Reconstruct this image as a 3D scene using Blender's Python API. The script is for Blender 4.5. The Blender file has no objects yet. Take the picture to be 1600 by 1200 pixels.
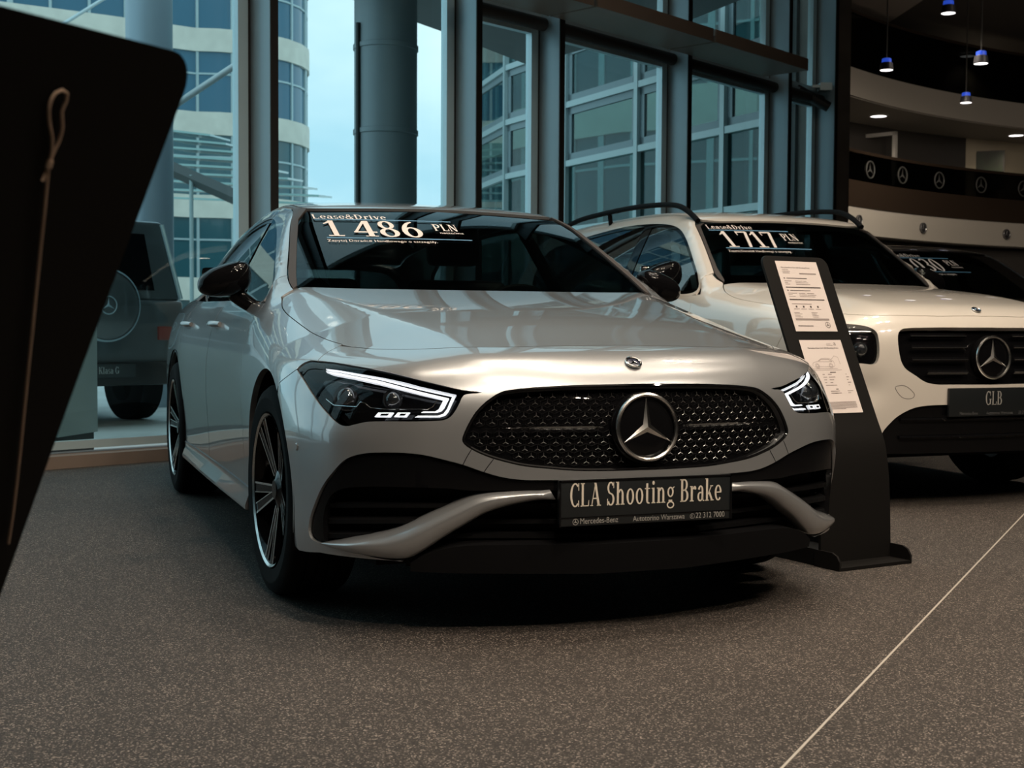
import bpy, bmesh, math, random
import numpy as np
from mathutils import Vector, Matrix, Quaternion
from mathutils.geometry import delaunay_2d_cdt
random.seed(7)
SC = bpy.context.scene
COL = SC.collection
PI = math.pi

# ------------------------------------------------------------------ camera
CAM_H, CAM_PITCH, CAM_ROLL, CAM_F = 0.8591, 0.043174, 0.005384, 2050.86
_c, _s = math.cos(CAM_PITCH), math.sin(CAM_PITCH)
_right, _up, _fwd = Vector((1, 0, 0)), Vector((0, _s, _c)), Vector((0, _c, -_s))
_cr, _sr = math.cos(CAM_ROLL), math.sin(CAM_ROLL)
_cx = _cr*_right + _sr*_up
_cy = -_sr*_right + _cr*_up
cam_data = bpy.data.cameras.new('camera')
cam = bpy.data.objects.new('camera', cam_data)
COL.objects.link(cam)
cam.matrix_world = Matrix(((_cx.x, _cy.x, -_fwd.x, 0), (_cx.y, _cy.y, -_fwd.y, 0), (_cx.z, _cy.z, -_fwd.z, CAM_H), (0, 0, 0, 1)))
cam_data.sensor_width = 36.0
cam_data.lens = CAM_F/1600*36.0
cam_data.clip_start, cam_data.clip_end = 0.05, 400
cam_data.dof.use_dof = True
cam_data.dof.focus_distance = 4.3
cam_data.dof.aperture_fstop = 8.0
SC.camera = cam

# ------------------------------------------------------------------ colour management
SC.view_settings.view_transform = 'Standard'
SC.view_settings.look = 'None'
SC.view_settings.gamma = 1.0
SC.view_settings.use_curve_mapping = False
SC.view_settings.exposure = 0.0

# ------------------------------------------------------------------ sky
world = bpy.data.worlds.new('sky'); SC.world = world; world.use_nodes = True
wn = world.node_tree.nodes; wl = world.node_tree.links
bg = wn['Background']
wtc = wn.new('ShaderNodeTexCoord'); wno = wn.new('ShaderNodeTexNoise'); wmap = wn.new('ShaderNodeMapping')
wmap.inputs['Scale'].default_value = (1.0, 1.0, 2.2)
wno.inputs['Scale'].default_value = 3.2; wno.inputs['Detail'].default_value = 5
wra = wn.new('ShaderNodeValToRGB')
wra.color_ramp.elements[0].position = .36; wra.color_ramp.elements[0].color = (.40, .62, .74, 1)
wra.color_ramp.elements[1].position = .68; wra.color_ramp.elements[1].color = (.72, .85, .90, 1)
wl.new(wtc.outputs['Generated'], wmap.inputs['Vector']); wl.new(wmap.outputs['Vector'], wno.inputs['Vector'])
wl.new(wno.outputs['Fac'], wra.inputs['Fac']); wl.new(wra.outputs['Color'], bg.inputs['Color'])
bg.inputs['Strength'].default_value = 1.5

def area_light(name, loc, target, sx, sy, power, col, spread=PI):
    d = bpy.data.lights.new(name, 'AREA'); d.shape = 'RECTANGLE'; d.size = sx; d.size_y = sy
    d.energy = power; d.color = col; d.spread = spread
    o = bpy.data.objects.new(name, d); COL.objects.link(o); o.location = loc
    o.rotation_euler = (Vector(target)-Vector(loc)).to_track_quat('-Z', 'Y').to_euler()
    return o
def spot_light(name, loc, target, power, col, size=1.0, blend=.6, radius=.06):
    d = bpy.data.lights.new(name, 'SPOT'); d.energy = power; d.color = col; d.spot_size = size
    d.spot_blend = blend; d.shadow_soft_size = radius
    o = bpy.data.objects.new(name, d); COL.objects.link(o); o.location = loc
    o.rotation_euler = (Vector(target)-Vector(loc)).to_track_quat('-Z', 'Y').to_euler()
    return o
WARM = (1.0, .84, .67)
area_light('showroom_soft_fill', (1.8, 4.0, 6.8), (1.6, 4.0, 0), 6.0, 4.5, 70, WARM, spread=2.2)  # wide soft fill added over the cars, no fixture of its own
SPOTS = []                                                       # (x, y, aim x, aim y, power, cone)
for k, (x, y) in enumerate(((4.3, -1.9), (4.65, -1.9), (.5, -2.2), (.85, -2.2), (2.9, -.9), (3.25, -.9), (5.4, 1.6), (5.75, 1.6), (1.1, .6), (1.45, .6))):
    SPOTS.append((x, y, -.1+.12*k, 3.6+.12*k, 285, 1.15))
for x, y in ((-.6, 3.4), (-.25, 3.4), (1.8, 4.3), (2.15, 4.3), (.4, 5.5), (.75, 5.5), (3.8, 5.2), (4.15, 5.2), (2.9, 7.6), (3.25, 7.6)):
    SPOTS.append((x, y, x, y-.2, 120, 1.9))
for x, y, u, v, p, c in SPOTS:
    spot_light('ceiling_spot', (x, y, 6.55), (u, v, .4), p, WARM, c, .8, .075)
area_light('gallery_soft_fill', (13, 19, 7.2), (13.5, 27, 2), 8.0, 6.0, 320, WARM, spread=2.6)  # added fill that brightens the dim galleries, no fixture there
# ------------------------------------------------------------------ materials
MATS = {}
def mat(name, col=(.5, .5, .5), rough=.5, metal=0.0, coat=0.0, coat_rough=.03, emit=None, estr=1.0, spec=.5, noise=None):
    if name in MATS: return MATS[name]
    m = bpy.data.materials.new(name); m.use_nodes = True
    b = m.node_tree.nodes['Principled BSDF']
    b.inputs['Base Color'].default_value = (*col, 1); b.inputs['Roughness'].default_value = rough
    b.inputs['Metallic'].default_value = metal; b.inputs['Coat Weight'].default_value = coat
    b.inputs['Coat Roughness'].default_value = coat_rough; b.inputs['Specular IOR Level'].default_value = spec
    if emit:
        b.inputs['Emission Color'].default_value = (*emit, 1); b.inputs['Emission Strength'].default_value = estr
    if noise:                                   # (scale, amount): mottled colour that belongs to the thing
        sc_, am = noise
        nt = m.node_tree
        tc = nt.nodes.new('ShaderNodeTexCoord'); n = nt.nodes.new('ShaderNodeTexNoise'); n.inputs['Scale'].default_value = sc_
        n.inputs['Detail'].default_value = 4
        r = nt.nodes.new('ShaderNodeValToRGB')
        r.color_ramp.elements[0].color = (*[c*(1-am) for c in col], 1); r.color_ramp.elements[1].color = (*[min(1, c*(1+am)) for c in col], 1)
        r.color_ramp.elements[0].position = .3; r.color_ramp.elements[1].position = .7
        nt.links.new(tc.outputs['Object'], n.inputs['Vector']); nt.links.new(n.outputs['Fac'], r.inputs['Fac'])
        nt.links.new(r.outputs['Color'], b.inputs['Base Color'])
    MATS[name] = m
    return m
def glass(name, tint, ior=1.5, boost=0.0, rough=0.0):
    if name in MATS: return MATS[name]
    m = bpy.data.materials.new(name); m.use_nodes = True
    nt = m.node_tree; nt.nodes.clear()
    out = nt.nodes.new('ShaderNodeOutputMaterial'); mix = nt.nodes.new('ShaderNodeMixShader')
    tr = nt.nodes.new('ShaderNodeBsdfTransparent'); gl = nt.nodes.new('ShaderNodeBsdfGlossy')
    tr.inputs['Color'].default_value = (*tint, 1); gl.inputs['Roughness'].default_value = rough
    lw = nt.nodes.new('ShaderNodeLayerWeight'); lw.inputs['Blend'].default_value = .5
    f0 = ((ior-1)/(ior+1))**2+boost
    pw = nt.nodes.new('ShaderNodeMath'); pw.operation = 'POWER'; pw.inputs[1].default_value = 5
    ml = nt.nodes.new('ShaderNodeMath'); ml.operation = 'MULTIPLY_ADD'; ml.inputs[1].default_value = 1-f0; ml.inputs[2].default_value = f0
    nt.links.new(lw.outputs['Facing'], pw.inputs[0]); nt.links.new(pw.outputs[0], ml.inputs[0]); nt.links.new(ml.outputs[0], mix.inputs[0])
    nt.links.new(tr.outputs[0], mix.inputs[1]); nt.links.new(gl.outputs[0], mix.inputs[2]); nt.links.new(mix.outputs[0], out.inputs['Surface'])
    MATS[name] = m
    return m
def paint(name, col, metal, rough, flake=0.0):
    if name in MATS: return MATS[name]
    m = mat(name, col, rough, metal, coat=1.0, coat_rough=.015)
    m.node_tree.nodes['Principled BSDF'].inputs['Coat IOR'].default_value = 1.75
    if flake:
        nt = m.node_tree; b = nt.nodes['Principled BSDF']
        tc = nt.nodes.new('ShaderNodeTexCoord'); v = nt.nodes.new('ShaderNodeTexVoronoi'); v.inputs['Scale'].default_value = 900
        bp = nt.nodes.new('ShaderNodeBump'); bp.inputs['Strength'].default_value = flake; bp.inputs['Distance'].default_value = .001
        nt.links.new(tc.outputs['Object'], v.inputs['Vector']); nt.links.new(v.outputs['Distance'], bp.inputs['Height'])
        nt.links.new(bp.outputs['Normal'], b.inputs['Normal'])
    return m

# ------------------------------------------------------------------ objects
def tag(o, label=None, cat=None, group=None, kind=None):
    if label: o['label'] = label
    if cat: o['category'] = cat
    if group: o['group'] = group
    if kind: o['kind'] = kind
    return o
def empty(name, loc=(0, 0, 0), rz=0.0):
    o = bpy.data.objects.new(name, None); COL.objects.link(o); o.location = loc; o.rotation_euler = (0, 0, rz)
    o.empty_display_size = .1
    return o
def obj(name, me, m=None, parent=None):
    o = bpy.data.objects.new(name, me); COL.objects.link(o)
    if m is not None:
        me.materials.clear()
        for q in (m if isinstance(m, (list, tuple)) else [m]): me.materials.append(q)
    if parent is not None: o.parent = parent
    return o
def copy_tree(o, parent=None):
    c = o.copy(); COL.objects.link(c)
    if parent is not None: c.parent = parent
    for ch in list(o.children): copy_tree(ch, c)
    return c
def mesh(name, verts, faces, smooth=True):
    me = bpy.data.meshes.new(name)
    me.from_pydata([tuple(map(float, v)) for v in verts], [], [tuple(int(i) for i in f) for f in faces])
    if smooth: me.polygons.foreach_set('use_smooth', [True]*len(me.polygons))
    me.update()
    return me

class MB:
    """collects simple solids into ONE mesh"""
    def __init__(s): s.v = []; s.f = []; s.sm = []
    def add(s, verts, faces, smooth=False):
        k = len(s.v); s.v += [tuple(v) for v in verts]; s.f += [tuple(i+k for i in f) for f in faces]; s.sm += [smooth]*len(faces)
        return s
    def box(s, lo, hi, mtx=None):
        x0, y0, z0 = lo; x1, y1, z1 = hi
        vs = [Vector(p) for p in ((x0, y0, z0), (x1, y0, z0), (x1, y1, z0), (x0, y1, z0), (x0, y0, z1), (x1, y0, z1), (x1, y1, z1), (x0, y1, z1))]
        if mtx is not None: vs = [mtx @ v for v in vs]
        return s.add(vs, [(3, 2, 1, 0), (4, 5, 6, 7), (0, 1, 5, 4), (1, 2, 6, 5), (2, 3, 7, 6), (3, 0, 4, 7)])
    def prism(s, poly, z0, z1, mtx=None):
        """poly: ccw list of (x, y)"""
        n = len(poly)
        vs = [Vector((x, y, z0)) for x, y in poly]+[Vector((x, y, z1)) for x, y in poly]
        if mtx is not None: vs = [mtx @ v for v in vs]
        fs = [tuple(range(n-1, -1, -1)), tuple(range(n, 2*n))]+[(i, (i+1) % n, n+(i+1) % n, n+i) for i in range(n)]
        return s.add(vs, fs)
    def tube(s, pts, r, n=10, closed=False, caps=True):
        pts = [Vector(p) for p in pts]; m = len(pts)
        rr = r if isinstance(r, (list, tuple)) else [r]*m
        rings = []; prev = None
        for i, p in enumerate(pts):
            a = pts[(i-1) % m] if (closed or i > 0) else p
            b = pts[(i+1) % m] if (closed or i < m-1) else p
            t = (b-a).normalized()
            if prev is None:
                up = Vector((0, 0, 1)) if abs(t.z) < .9 else Vector((1, 0, 0))
                u = t.cross(up).normalized()
            else:
                u = (prev-t*prev.dot(t)).normalized()
            prev = u; w = t.cross(u)
            rings.append([p+(u*math.cos(2*PI*k/n)+w*math.sin(2*PI*k/n))*rr[i] for k in range(n)])
        vs = [v for ring in rings for v in ring]; fs = []
        for i in range(m if closed else m-1):
            j = (i+1) % m
            for k in range(n):
                fs.append((i*n+k, i*n+(k+1) % n, j*n+(k+1) % n, j*n+k))
        if caps and not closed:
            fs.append(tuple(range(n-1, -1, -1))); fs.append(tuple((m-1)*n+k for k in range(n)))
        return s.add(vs, fs, True)
    def lathe(s, prof, n=32, mtx=None, closed=False):
        """prof: (r, z) pairs turned about z"""
        m = len(prof); vs = []
        for r, z in prof:
            for k in range(n):
                v = Vector((r*math.cos(2*PI*k/n), r*math.sin(2*PI*k/n), z))
                vs.append(mtx @ v if mtx is not None else v)
        fs = []
        for i in range(m if closed else m-1):
            j = (i+1) % m
            for k in range(n): fs.append((i*n+k, i*n+(k+1) % n, j*n+(k+1) % n, j*n+k))
        return s.add(vs, fs, True)
    def mesh(s, name):
        me = bpy.data.meshes.new(name); me.from_pydata([tuple(v) for v in s.v], [], s.f)
        me.polygons.foreach_set('use_smooth', s.sm); me.update()
        return me
    def build(s, name, m, parent=None, bevel=0.0, seg=2, autosmooth=True):
        me = s.mesh(name)
        if bevel or autosmooth:
            bm = bmesh.new(); bm.from_mesh(me)
            bmesh.ops.remove_doubles(bm, verts=bm.verts, dist=1e-6)
            bmesh.ops.recalc_face_normals(bm, faces=bm.faces)
            if bevel:
                es = [e for e in bm.edges if len(e.link_faces) == 2 and e.calc_face_angle(0) > .6]
                bmesh.ops.bevel(bm, geom=es, offset=bevel, segments=seg, affect='EDGES', profile=.6)
            for e in bm.edges: e.smooth = not (len(e.link_faces) == 2 and e.calc_face_angle(0) > .7)
            for f in bm.faces: f.smooth = True
            bm.to_mesh(me); bm.free()
        return obj(name, me, m, parent)

# ------------------------------------------------------------------ numeric helpers
def spl(xs, ys):
    """natural cubic spline through the points, straight beyond the ends"""
    xs = np.asarray(xs, float); ys = np.asarray(ys, float); n = len(xs)
    h = np.diff(xs); A = np.zeros((n, n)); b = np.zeros(n); A[0, 0] = A[-1, -1] = 1
    for i in range(1, n-1):
        A[i, i-1] = h[i-1]; A[i, i] = 2*(h[i-1]+h[i]); A[i, i+1] = h[i]
        b[i] = 6*((ys[i+1]-ys[i])/h[i]-(ys[i]-ys[i-1])/h[i-1])
    M = np.linalg.solve(A, b)
    s0 = (ys[1]-ys[0])/h[0]-h[0]*(2*M[0]+M[1])/6
    s1 = (ys[-1]-ys[-2])/h[-1]+h[-1]*(M[-2]+2*M[-1])/6
    def f(x):
        x = np.asarray(x, float); xc = np.clip(x, xs[0], xs[-1])
        i = np.clip(np.searchsorted(xs, xc)-1, 0, n-2)
        a = xs[i+1]-xc; c = xc-xs[i]; hh = h[i]
        y = (M[i]*a**3+M[i+1]*c**3)/(6*hh)+(ys[i]/hh-M[i]*hh/6)*a+(ys[i+1]/hh-M[i+1]*hh/6)*c
        return y+np.where(x < xs[0], (x-xs[0])*s0, 0)+np.where(x > xs[-1], (x-xs[-1])*s1, 0)
    return f
def smax(a, b, k):
    h = np.maximum(k-np.abs(a-b), 0)/k
    return np.maximum(a, b)+h**3*k/6
def softplus(x, w): return w*np.logaddexp(0, x/w)

def resample(P, d, closed=True):
    P = [np.asarray(p, float) for p in P]; out = []
    n = len(P)
    for i in range(n if closed else n-1):
        a, b = P[i], P[(i+1) % n]; L = np.linalg.norm(b-a)
        if L < 1e-9: continue
        k = max(1, int(math.ceil(L/d)))
        for j in range(k): out.append(a+(b-a)*j/k)
    if not closed: out.append(P[-1])
    return np.array(out)
def smooth_curve(P, d, closed=False):
    """Catmull-Rom (centripetal) through the points, resampled at about d"""
    P = np.asarray(P, float); n = len(P); out = []
    for i in range(n if closed else n-1):
        if closed: p0, p1, p2, p3 = P[(i-1) % n], P[i], P[(i+1) % n], P[(i+2) % n]
        else:
            p1, p2 = P[i], P[i+1]
            p0 = P[i-1] if i > 0 else 2*p1-p2
            p3 = P[i+2] if i < n-2 else 2*p2-p1
        t1 = max(np.linalg.norm(p1-p0), 1e-9)**.5; t2 = t1+max(np.linalg.norm(p2-p1), 1e-9)**.5; t3 = t2+max(np.linalg.norm(p3-p2), 1e-9)**.5
        k = max(1, int(math.ceil(np.linalg.norm(p2-p1)/d)))
        for j in range(k):
            t = t1+(t2-t1)*j/k
            a1 = (t1-t)/t1*p0+t/t1*p1; a2 = (t2-t)/(t2-t1)*p1+(t-t1)/(t2-t1)*p2; a3 = (t3-t)/(t3-t2)*p2+(t-t2)/(t3-t2)*p3
            b1 = (t2-t)/t2*a1+t/t2*a2; b2 = (t3-t)/(t3-t1)*a2+(t-t1)/(t3-t1)*a3
            out.append((t2-t)/(t2-t1)*b1+(t-t1)/(t2-t1)*b2)
    if not closed: out.append(P[-1])
    return np.array(out)
def inside(P, poly):
    """vectorised point in polygon"""
    P = np.asarray(P); poly = np.asarray(poly); x, y = P[:, 0], P[:, 1]; r = np.zeros(len(P), bool)
    n = len(poly)
    for i in range(n):
        x0, y0 = poly[i]; x1, y1 = poly[(i+1) % n]
        if y0 == y1: continue
        c = ((y0 > y) != (y1 > y)) & (x < (x1-x0)*(y-y0)/(y1-y0)+x0)
        r ^= c
    return r
def seg_dist(P, poly, closed=True):
    P = np.asarray(P); poly = np.asarray(poly); d = np.full(len(P), 1e9); n = len(poly)
    for i in range(n if closed else n-1):
        a = poly[i]; b = poly[(i+1) % n]; ab = b-a; L = ab@ab
        if L < 1e-14: continue
        t = np.clip(((P-a)@ab)/L, 0, 1)
        d = np.minimum(d, np.linalg.norm(P-(a+t[:, None]*ab), axis=1))
    return d
def area2(p):
    p = np.asarray(p); x, y = p[:, 0], p[:, 1]
    return .5*np.sum(x*np.roll(y, -1)-np.roll(x, -1)*y)
def inset(poly, d):
    """move a closed outline inwards by d (outwards if negative)"""
    p = np.asarray(poly, float)
    if area2(p) < 0: p = p[::-1]
    keep = np.linalg.norm(p-np.roll(p, 1, 0), axis=1) > 1e-7
    p = p[keep]
    e = np.roll(p, -1, 0)-p; e /= np.linalg.norm(e, axis=1)[:, None]
    n = np.stack([-e[:, 1], e[:, 0]], 1); pn = np.roll(n, 1, 0)
    b = n+pn; L = np.linalg.norm(b, axis=1); b /= np.maximum(L, .3)[:, None]
    c = np.maximum((b*n).sum(1), .5)
    return p+b*(d/c)[:, None]
def tri_fill(outline, holes, sp):
    """constrained triangulation of an outline with holes and an even inner grid"""
    outline = np.asarray(outline, float)
    lo, hi = outline.min(0), outline.max(0)
    gx = np.arange(lo[0], hi[0], sp); gy = np.arange(lo[1], hi[1], sp*.866)
    G = np.array([(x+(sp/2 if j % 2 else 0), y) for j, y in enumerate(gy) for x in gx]) if len(gx) and len(gy) else np.zeros((0, 2))
    if len(G):
        k = inside(G, outline)
        G = G[k]
        for h in holes: G = G[~inside(G, h)] if len(G) else G
        for h in [outline]+list(holes):
            if len(G): G = G[seg_dist(G, h) > .45*sp]
    V = []; E = []
    for loop in [outline]+[np.asarray(h, float) for h in holes]:
        k = len(V); n = len(loop); V += [tuple(p) for p in loop]; E += [(k+i, k+(i+1) % n) for i in range(n)]
    V += [tuple(p) for p in G]
    r = delaunay_2d_cdt([Vector(v) for v in V], E, [], 0, 1e-7)
    P = np.array([(v.x, v.y) for v in r[0]]); T = [tuple(f) for f in r[2]]
    T = np.array([t for t in T if len(t) == 3])
    C = P[T].mean(1); k = inside(C, outline)
    for h in holes: k &= ~inside(C, h)
    T = T[k]
    a = P[T]; ar = (a[:, 1, 0]-a[:, 0, 0])*(a[:, 2, 1]-a[:, 0, 1])-(a[:, 2, 0]-a[:, 0, 0])*(a[:, 1, 1]-a[:, 0, 1])
    T = T[np.abs(ar) > 1e-10]; ar = ar[np.abs(ar) > 1e-10]
    T[ar < 0] = T[ar < 0][:, ::-1]
    used = np.unique(T); m = -np.ones(len(P), int); m[used] = np.arange(len(used))
    return P[used], m[T]
# ------------------------------------------------------------------ serif lettering drawn as strokes
def _arc(cx, cy, rx, ry, a0, a1, w, t, n=22):
    o = []; i = []
    for k in range(n+1):
        a = math.radians(a0+(a1-a0)*k/n); c, s = math.cos(a), math.sin(a)
        o.append((cx+rx*c, cy+ry*s)); i.append((cx+(rx-w)*c, cy+(ry-t)*s))
    return [[o[k], o[k+1], i[k+1], i[k]] for k in range(n)]
def _r(x0, y0, x1, y1): return [[(x0, y0), (x1, y0), (x1, y1), (x0, y1)]]
def _d(x0, y0, x1, y1, w): return [[(x0-w/2, y0), (x0+w/2, y0), (x1+w/2, y1), (x1-w/2, y1)]]
_T, _t, _XH = .15, .06, .68
def _stem(x, y0=0., y1=1., sb=True, st=True, half=False):
    p = _r(x, y0, x+_T, y1)
    if sb: p += _r(x-.07, y0, x+_T+.07, y0+.045)
    if st: p += _r(x-.07, y1-.045, x+(_T if half else _T+.07), y1)
    return p
def glyph(c):
    """polygons and advance, cap height 1"""
    if c == ' ': return [], .30
    if c == 'C': return _arc(.38, .5, .36, .515, 48, 312, _T, _t)+_r(.60, .68, .66, 1.0)+_r(.60, .0, .66, .26), .72
    if c == 'G': return _arc(.38, .5, .36, .515, 48, 312, _T, _t)+_r(.60, .68, .66, 1.0)+_r(.56, .05, .56+_T, .44)+_r(.48, .40, .78, .445), .80
    if c == 'L': return _stem(.08)+_r(.08, 0, .60, .05)+[[(.54, 0), (.60, 0), (.62, .26), (.57, .26)]], .66
    if c == 'A': return _d(.10, 0, .38, 1, .06)+_d(.62, 0, .36, 1, .16)+_r(.2, .30, .54, .35)+_r(0, 0, .2, .045)+_r(.48, 0, .78, .045), .80
    if c == 'S': return _arc(.30, .745, .25, .27, 25, 268, .13, _t)+_arc(.30, .255, .27, .27, -160, 92, .14, _t)+_r(.49, .74, .54, 1.0)+_r(.04, .0, .09, .28), .62
    if c == 'B': return _stem(.08, half=True)+_arc(.32, .745, .26, .255, -90, 90, .14, _t)+_arc(.34, .27, .30, .27, -90, 90, .15, _t)+_r(.08, .94, .34, 1)+_r(.08, .48, .36, .54)+_r(.08, 0, .36, .06), .70
    if c == 'P': return _stem(.08)+_arc(.34, .72, .30, .28, -90, 90, .15, _t)+_r(.08, .94, .36, 1)+_r(.08, .44, .36, .50), .70
    if c == 'N': return _r(.10, 0, .16, 1)+_r(.02, 0, .26, .045)+_d(.16, 1, .62, 0, .17)+_r(.62, 0, .68, 1)+_r(.52, .955, .78, 1)+_r(.0, .955, .2, 1), .84
    if c == 'D': return _stem(.08)+_arc(.30, .5, .40, .5, -90, 90, _T, _t)+_r(.08, .94, .32, 1)+_r(.08, 0, .32, .06), .80
    if c == 'K': return _stem(.08)+_d(.24, .42, .60, 1, .07)+_d(.66, 0, .36, .58, .16)+_r(.50, 0, .80, .045)+_r(.50, .955, .74, 1), .80
    if c == 'h': return _stem(.08, st=False)+_r(.01, .955, .2, 1)+_arc(.36, _XH-.26, .22, .26, 0, 150, .14, _t)+_stem(.43, 0, _XH-.25, st=False), .72
    if c == 'n': return _stem(.08, 0, _XH, st=False)+_r(.01, _XH-.045, .2, _XH)+_arc(.36, _XH-.26, .22, .26, 0, 150, .14, _t)+_stem(.43, 0, _XH-.25, st=False), .72
    if c == 'o': return _arc(.31, _XH/2, .28, _XH/2+.01, 0, 360, .14, _t, 36), .64
    if c == 't': return _r(.12, .1, .12+_T, .88)+_r(.02, _XH-.05, .40, _XH)+_arc(.31, .15, .19, .16, 180, 300, .14, _t), .46
    if c == 'i': return _stem(.09, 0, _XH, st=False)+_r(.02, _XH-.045, .2, _XH)+_arc(.165, .89, .09, .09, 0, 360, .085, .085, 16), .36
    if c == 'g': return _arc(.28, .46, .24, .225, 0, 360, .12, _t, 30)+_arc(.29, -.10, .28, .16, 0, 360, .09, .055, 30)+_r(.14, .05, .42, .12)+_d(.42, .60, .56, .69, .09), .62
    if c == 'r': return _stem(.08, 0, _XH, st=False)+_r(.01, _XH-.045, .2, _XH)+_arc(.38, _XH-.2, .17, .20, 60, 160, .14, _t)+_arc(.43, _XH-.1, .07, .07, 0, 360, .065, .065, 14), .50
    if c == 'a': return _r(.36, .05, .36+.14, .48)+_arc(.29, .46, .21, .23, 0, 165, .14, _t)+_arc(.26, .20, .22, .21, 60, 360, .13, _t)+_r(.46, 0, .58, .045), .58
    if c == 'k': return _stem(.08, st=False)+_r(.01, .955, .2, 1)+_d(.24, .28, .50, _XH, .07)+_d(.56, 0, .32, .40, .15)+_r(.44, 0, .68, .045)+_r(.40, _XH-.045, .62, _XH), .68
    if c == 'e': return _arc(.30, _XH/2, .27, _XH/2+.01, 8, 318, .14, _t)+_r(.1, .34, .54, .39), .58
    if c == 's': return _arc(.25, .51, .18, .18, 25, 268, .11, .05)+_arc(.25, .17, .20, .18, -160, 92, .11, .05), .46
    if c == 'l': return _stem(.08, st=False)+_r(.01, .955, .2, 1), .34
    if c == 'v': return _d(.12, _XH, .30, 0, .14)+_d(.50, _XH, .32, 0, .06)+_r(.0, _XH-.045, .26, _XH)+_r(.40, _XH-.045, .62, _XH), .60
    if c == '&': return _arc(.34, .77, .18, .23, 0, 360, .10, _t)+_arc(.30, .28, .28, .29, 20, 330, .13, _t)+_d(.26, .66, .66, 0, .15)+_r(.52, .45, .76, .50), .82
    if c == '0': return _arc(.31, .5, .28, .515, 0, 360, .15, _t, 40), .64
    if c == '1': return _r(.24, 0, .24+_T+.01, 1)+_r(.08, 0, .56, .05)+[[(.06, .80), (.08, .76), (.30, .88), (.30, 1.0)]], .60
    if c == '3': return _arc(.27, .745, .25, .27, -95, 150, .14, _t)+_arc(.27, .255, .28, .27, -150, 95, .15, _t), .60
    if c == '4': return _r(.40, 0, .40+_T+.01, 1)+_d(.08, .28, .44, 1, .09)+_r(.02, .24, .68, .31)+_r(.30, 0, .66, .045), .70
    if c == '6': return _arc(.32, .31, .28, .325, 0, 360, .15, _t, 36)+_arc(.50, .31, .47, .70, 100, 178, .15, _t), .64
    if c == '7': return _r(.05, .92, .60, 1)+_d(.26, 0, .56, .95, .15)+_r(.05, .76, .10, 1), .60
    if c == '8': return _arc(.31, .755, .23, .26, 0, 360, .13, _t, 32)+_arc(.31, .26, .28, .275, 0, 360, .15, _t, 32), .64
    if c == '9': return _arc(.30, .69, .28, .325, 0, 360, .15, _t, 36)+_arc(.12, .69, .47, .70, -80, -2, .15, _t), .64
    return _r(.1, 0, .5, .6), .6
def serif_text(txt, height, sx=1.0, track=.0):
    """2-D polygons of a line of serif lettering and its width"""
    V = []; F = []; x = 0.0
    for c in txt:
        ps, adv = glyph(c)
        for p in ps:
            k = len(V); V += [((x+q[0])*height*sx, q[1]*height) for q in p]; F.append(tuple(range(k, k+len(p))))
        x += adv+track
    return np.array(V), F, x*height*sx
def plain_text(txt, size):
    """2-D mesh of a line in the built-in face, and its width"""
    cu = bpy.data.curves.new('lettering', 'FONT'); cu.body = txt; cu.size = size; cu.resolution_u = 3
    o = bpy.data.objects.new('lettering', cu); COL.objects.link(o)
    bpy.context.view_layer.update()
    me = o.evaluated_get(bpy.context.evaluated_depsgraph_get()).to_mesh()
    V = np.array([(v.co.x, v.co.y) for v in me.vertices]); F = [tuple(p.vertices) for p in me.polygons]
    o.to_mesh_clear(); bpy.data.objects.remove(o); bpy.data.curves.remove(cu)
    return V, F, (V[:, 0].max() if len(V) else 0)
def put_text(name, items, place, m, parent):
    """items: (V, F, x, y) laid out in a 2-D plane; place() carries 2-D points into space"""
    AV = []; AF = []
    for V, F, x, y in items:
        k = len(AV); AV += [(v[0]+x, v[1]+y) for v in V]; AF += [tuple(i+k for i in f) for f in F]
    P = place(np.array(AV))
    me = mesh(name, P, AF, smooth=False)
    return obj(name, me, m, parent)
def star_poly(R, r, rot=90):
    return [((R if k % 2 == 0 else r)*math.cos(math.radians(rot+60*k)), (R if k % 2 == 0 else r)*math.sin(math.radians(rot+60*k))) for k in range(6)]
def star_badge(parent, place, R, m, name='star', ring=True, ridge=.010, base=.002, tube=.006):
    """three-pointed ridged star inside a ring; place(x, y, h) carries badge space into space"""
    mb = MB(); p = star_poly(R*.93, R*.155)
    vs = [place(x, y, base) for x, y in p]+[place(0, 0, base+ridge)]
    mb.add(vs, [(i, (i+1) % 6, 6) for i in range(6)])
    if ring:
        pts = [(R*math.cos(2*PI*k/56), R*math.sin(2*PI*k/56)) for k in range(56)]
        mb.tube([place(x, y, base+tube*.4) for x, y in pts], tube, 8, closed=True, caps=False)
    return mb.build(name, m, parent)
# ------------------------------------------------------------------ the place
def at(px, py, d):
    """a point at depth d seen at a pixel (used to read off positions)"""
    return Vector(((px-800)/CAM_F*d, d, CAM_H-(py-511.4-.0054*(px-800))/CAM_F*d))
M_ALU = mat('window_aluminium', (.34, .45, .50), .40, .25)
M_ALU_LIGHT = mat('window_sash', (.52, .66, .70), .3, .4)
M_GASKET = mat('window_gasket', (.012, .011, .010), .5)
M_PANE = glass('window_pane', (.86, .95, .95), 1.45)
M_DARKMETAL = mat('brown_metal', (.20, .155, .125), .45, .2)
M_CONC = mat('dark_concrete', (.11, .094, .08), .7, noise=(3, .2))

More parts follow.
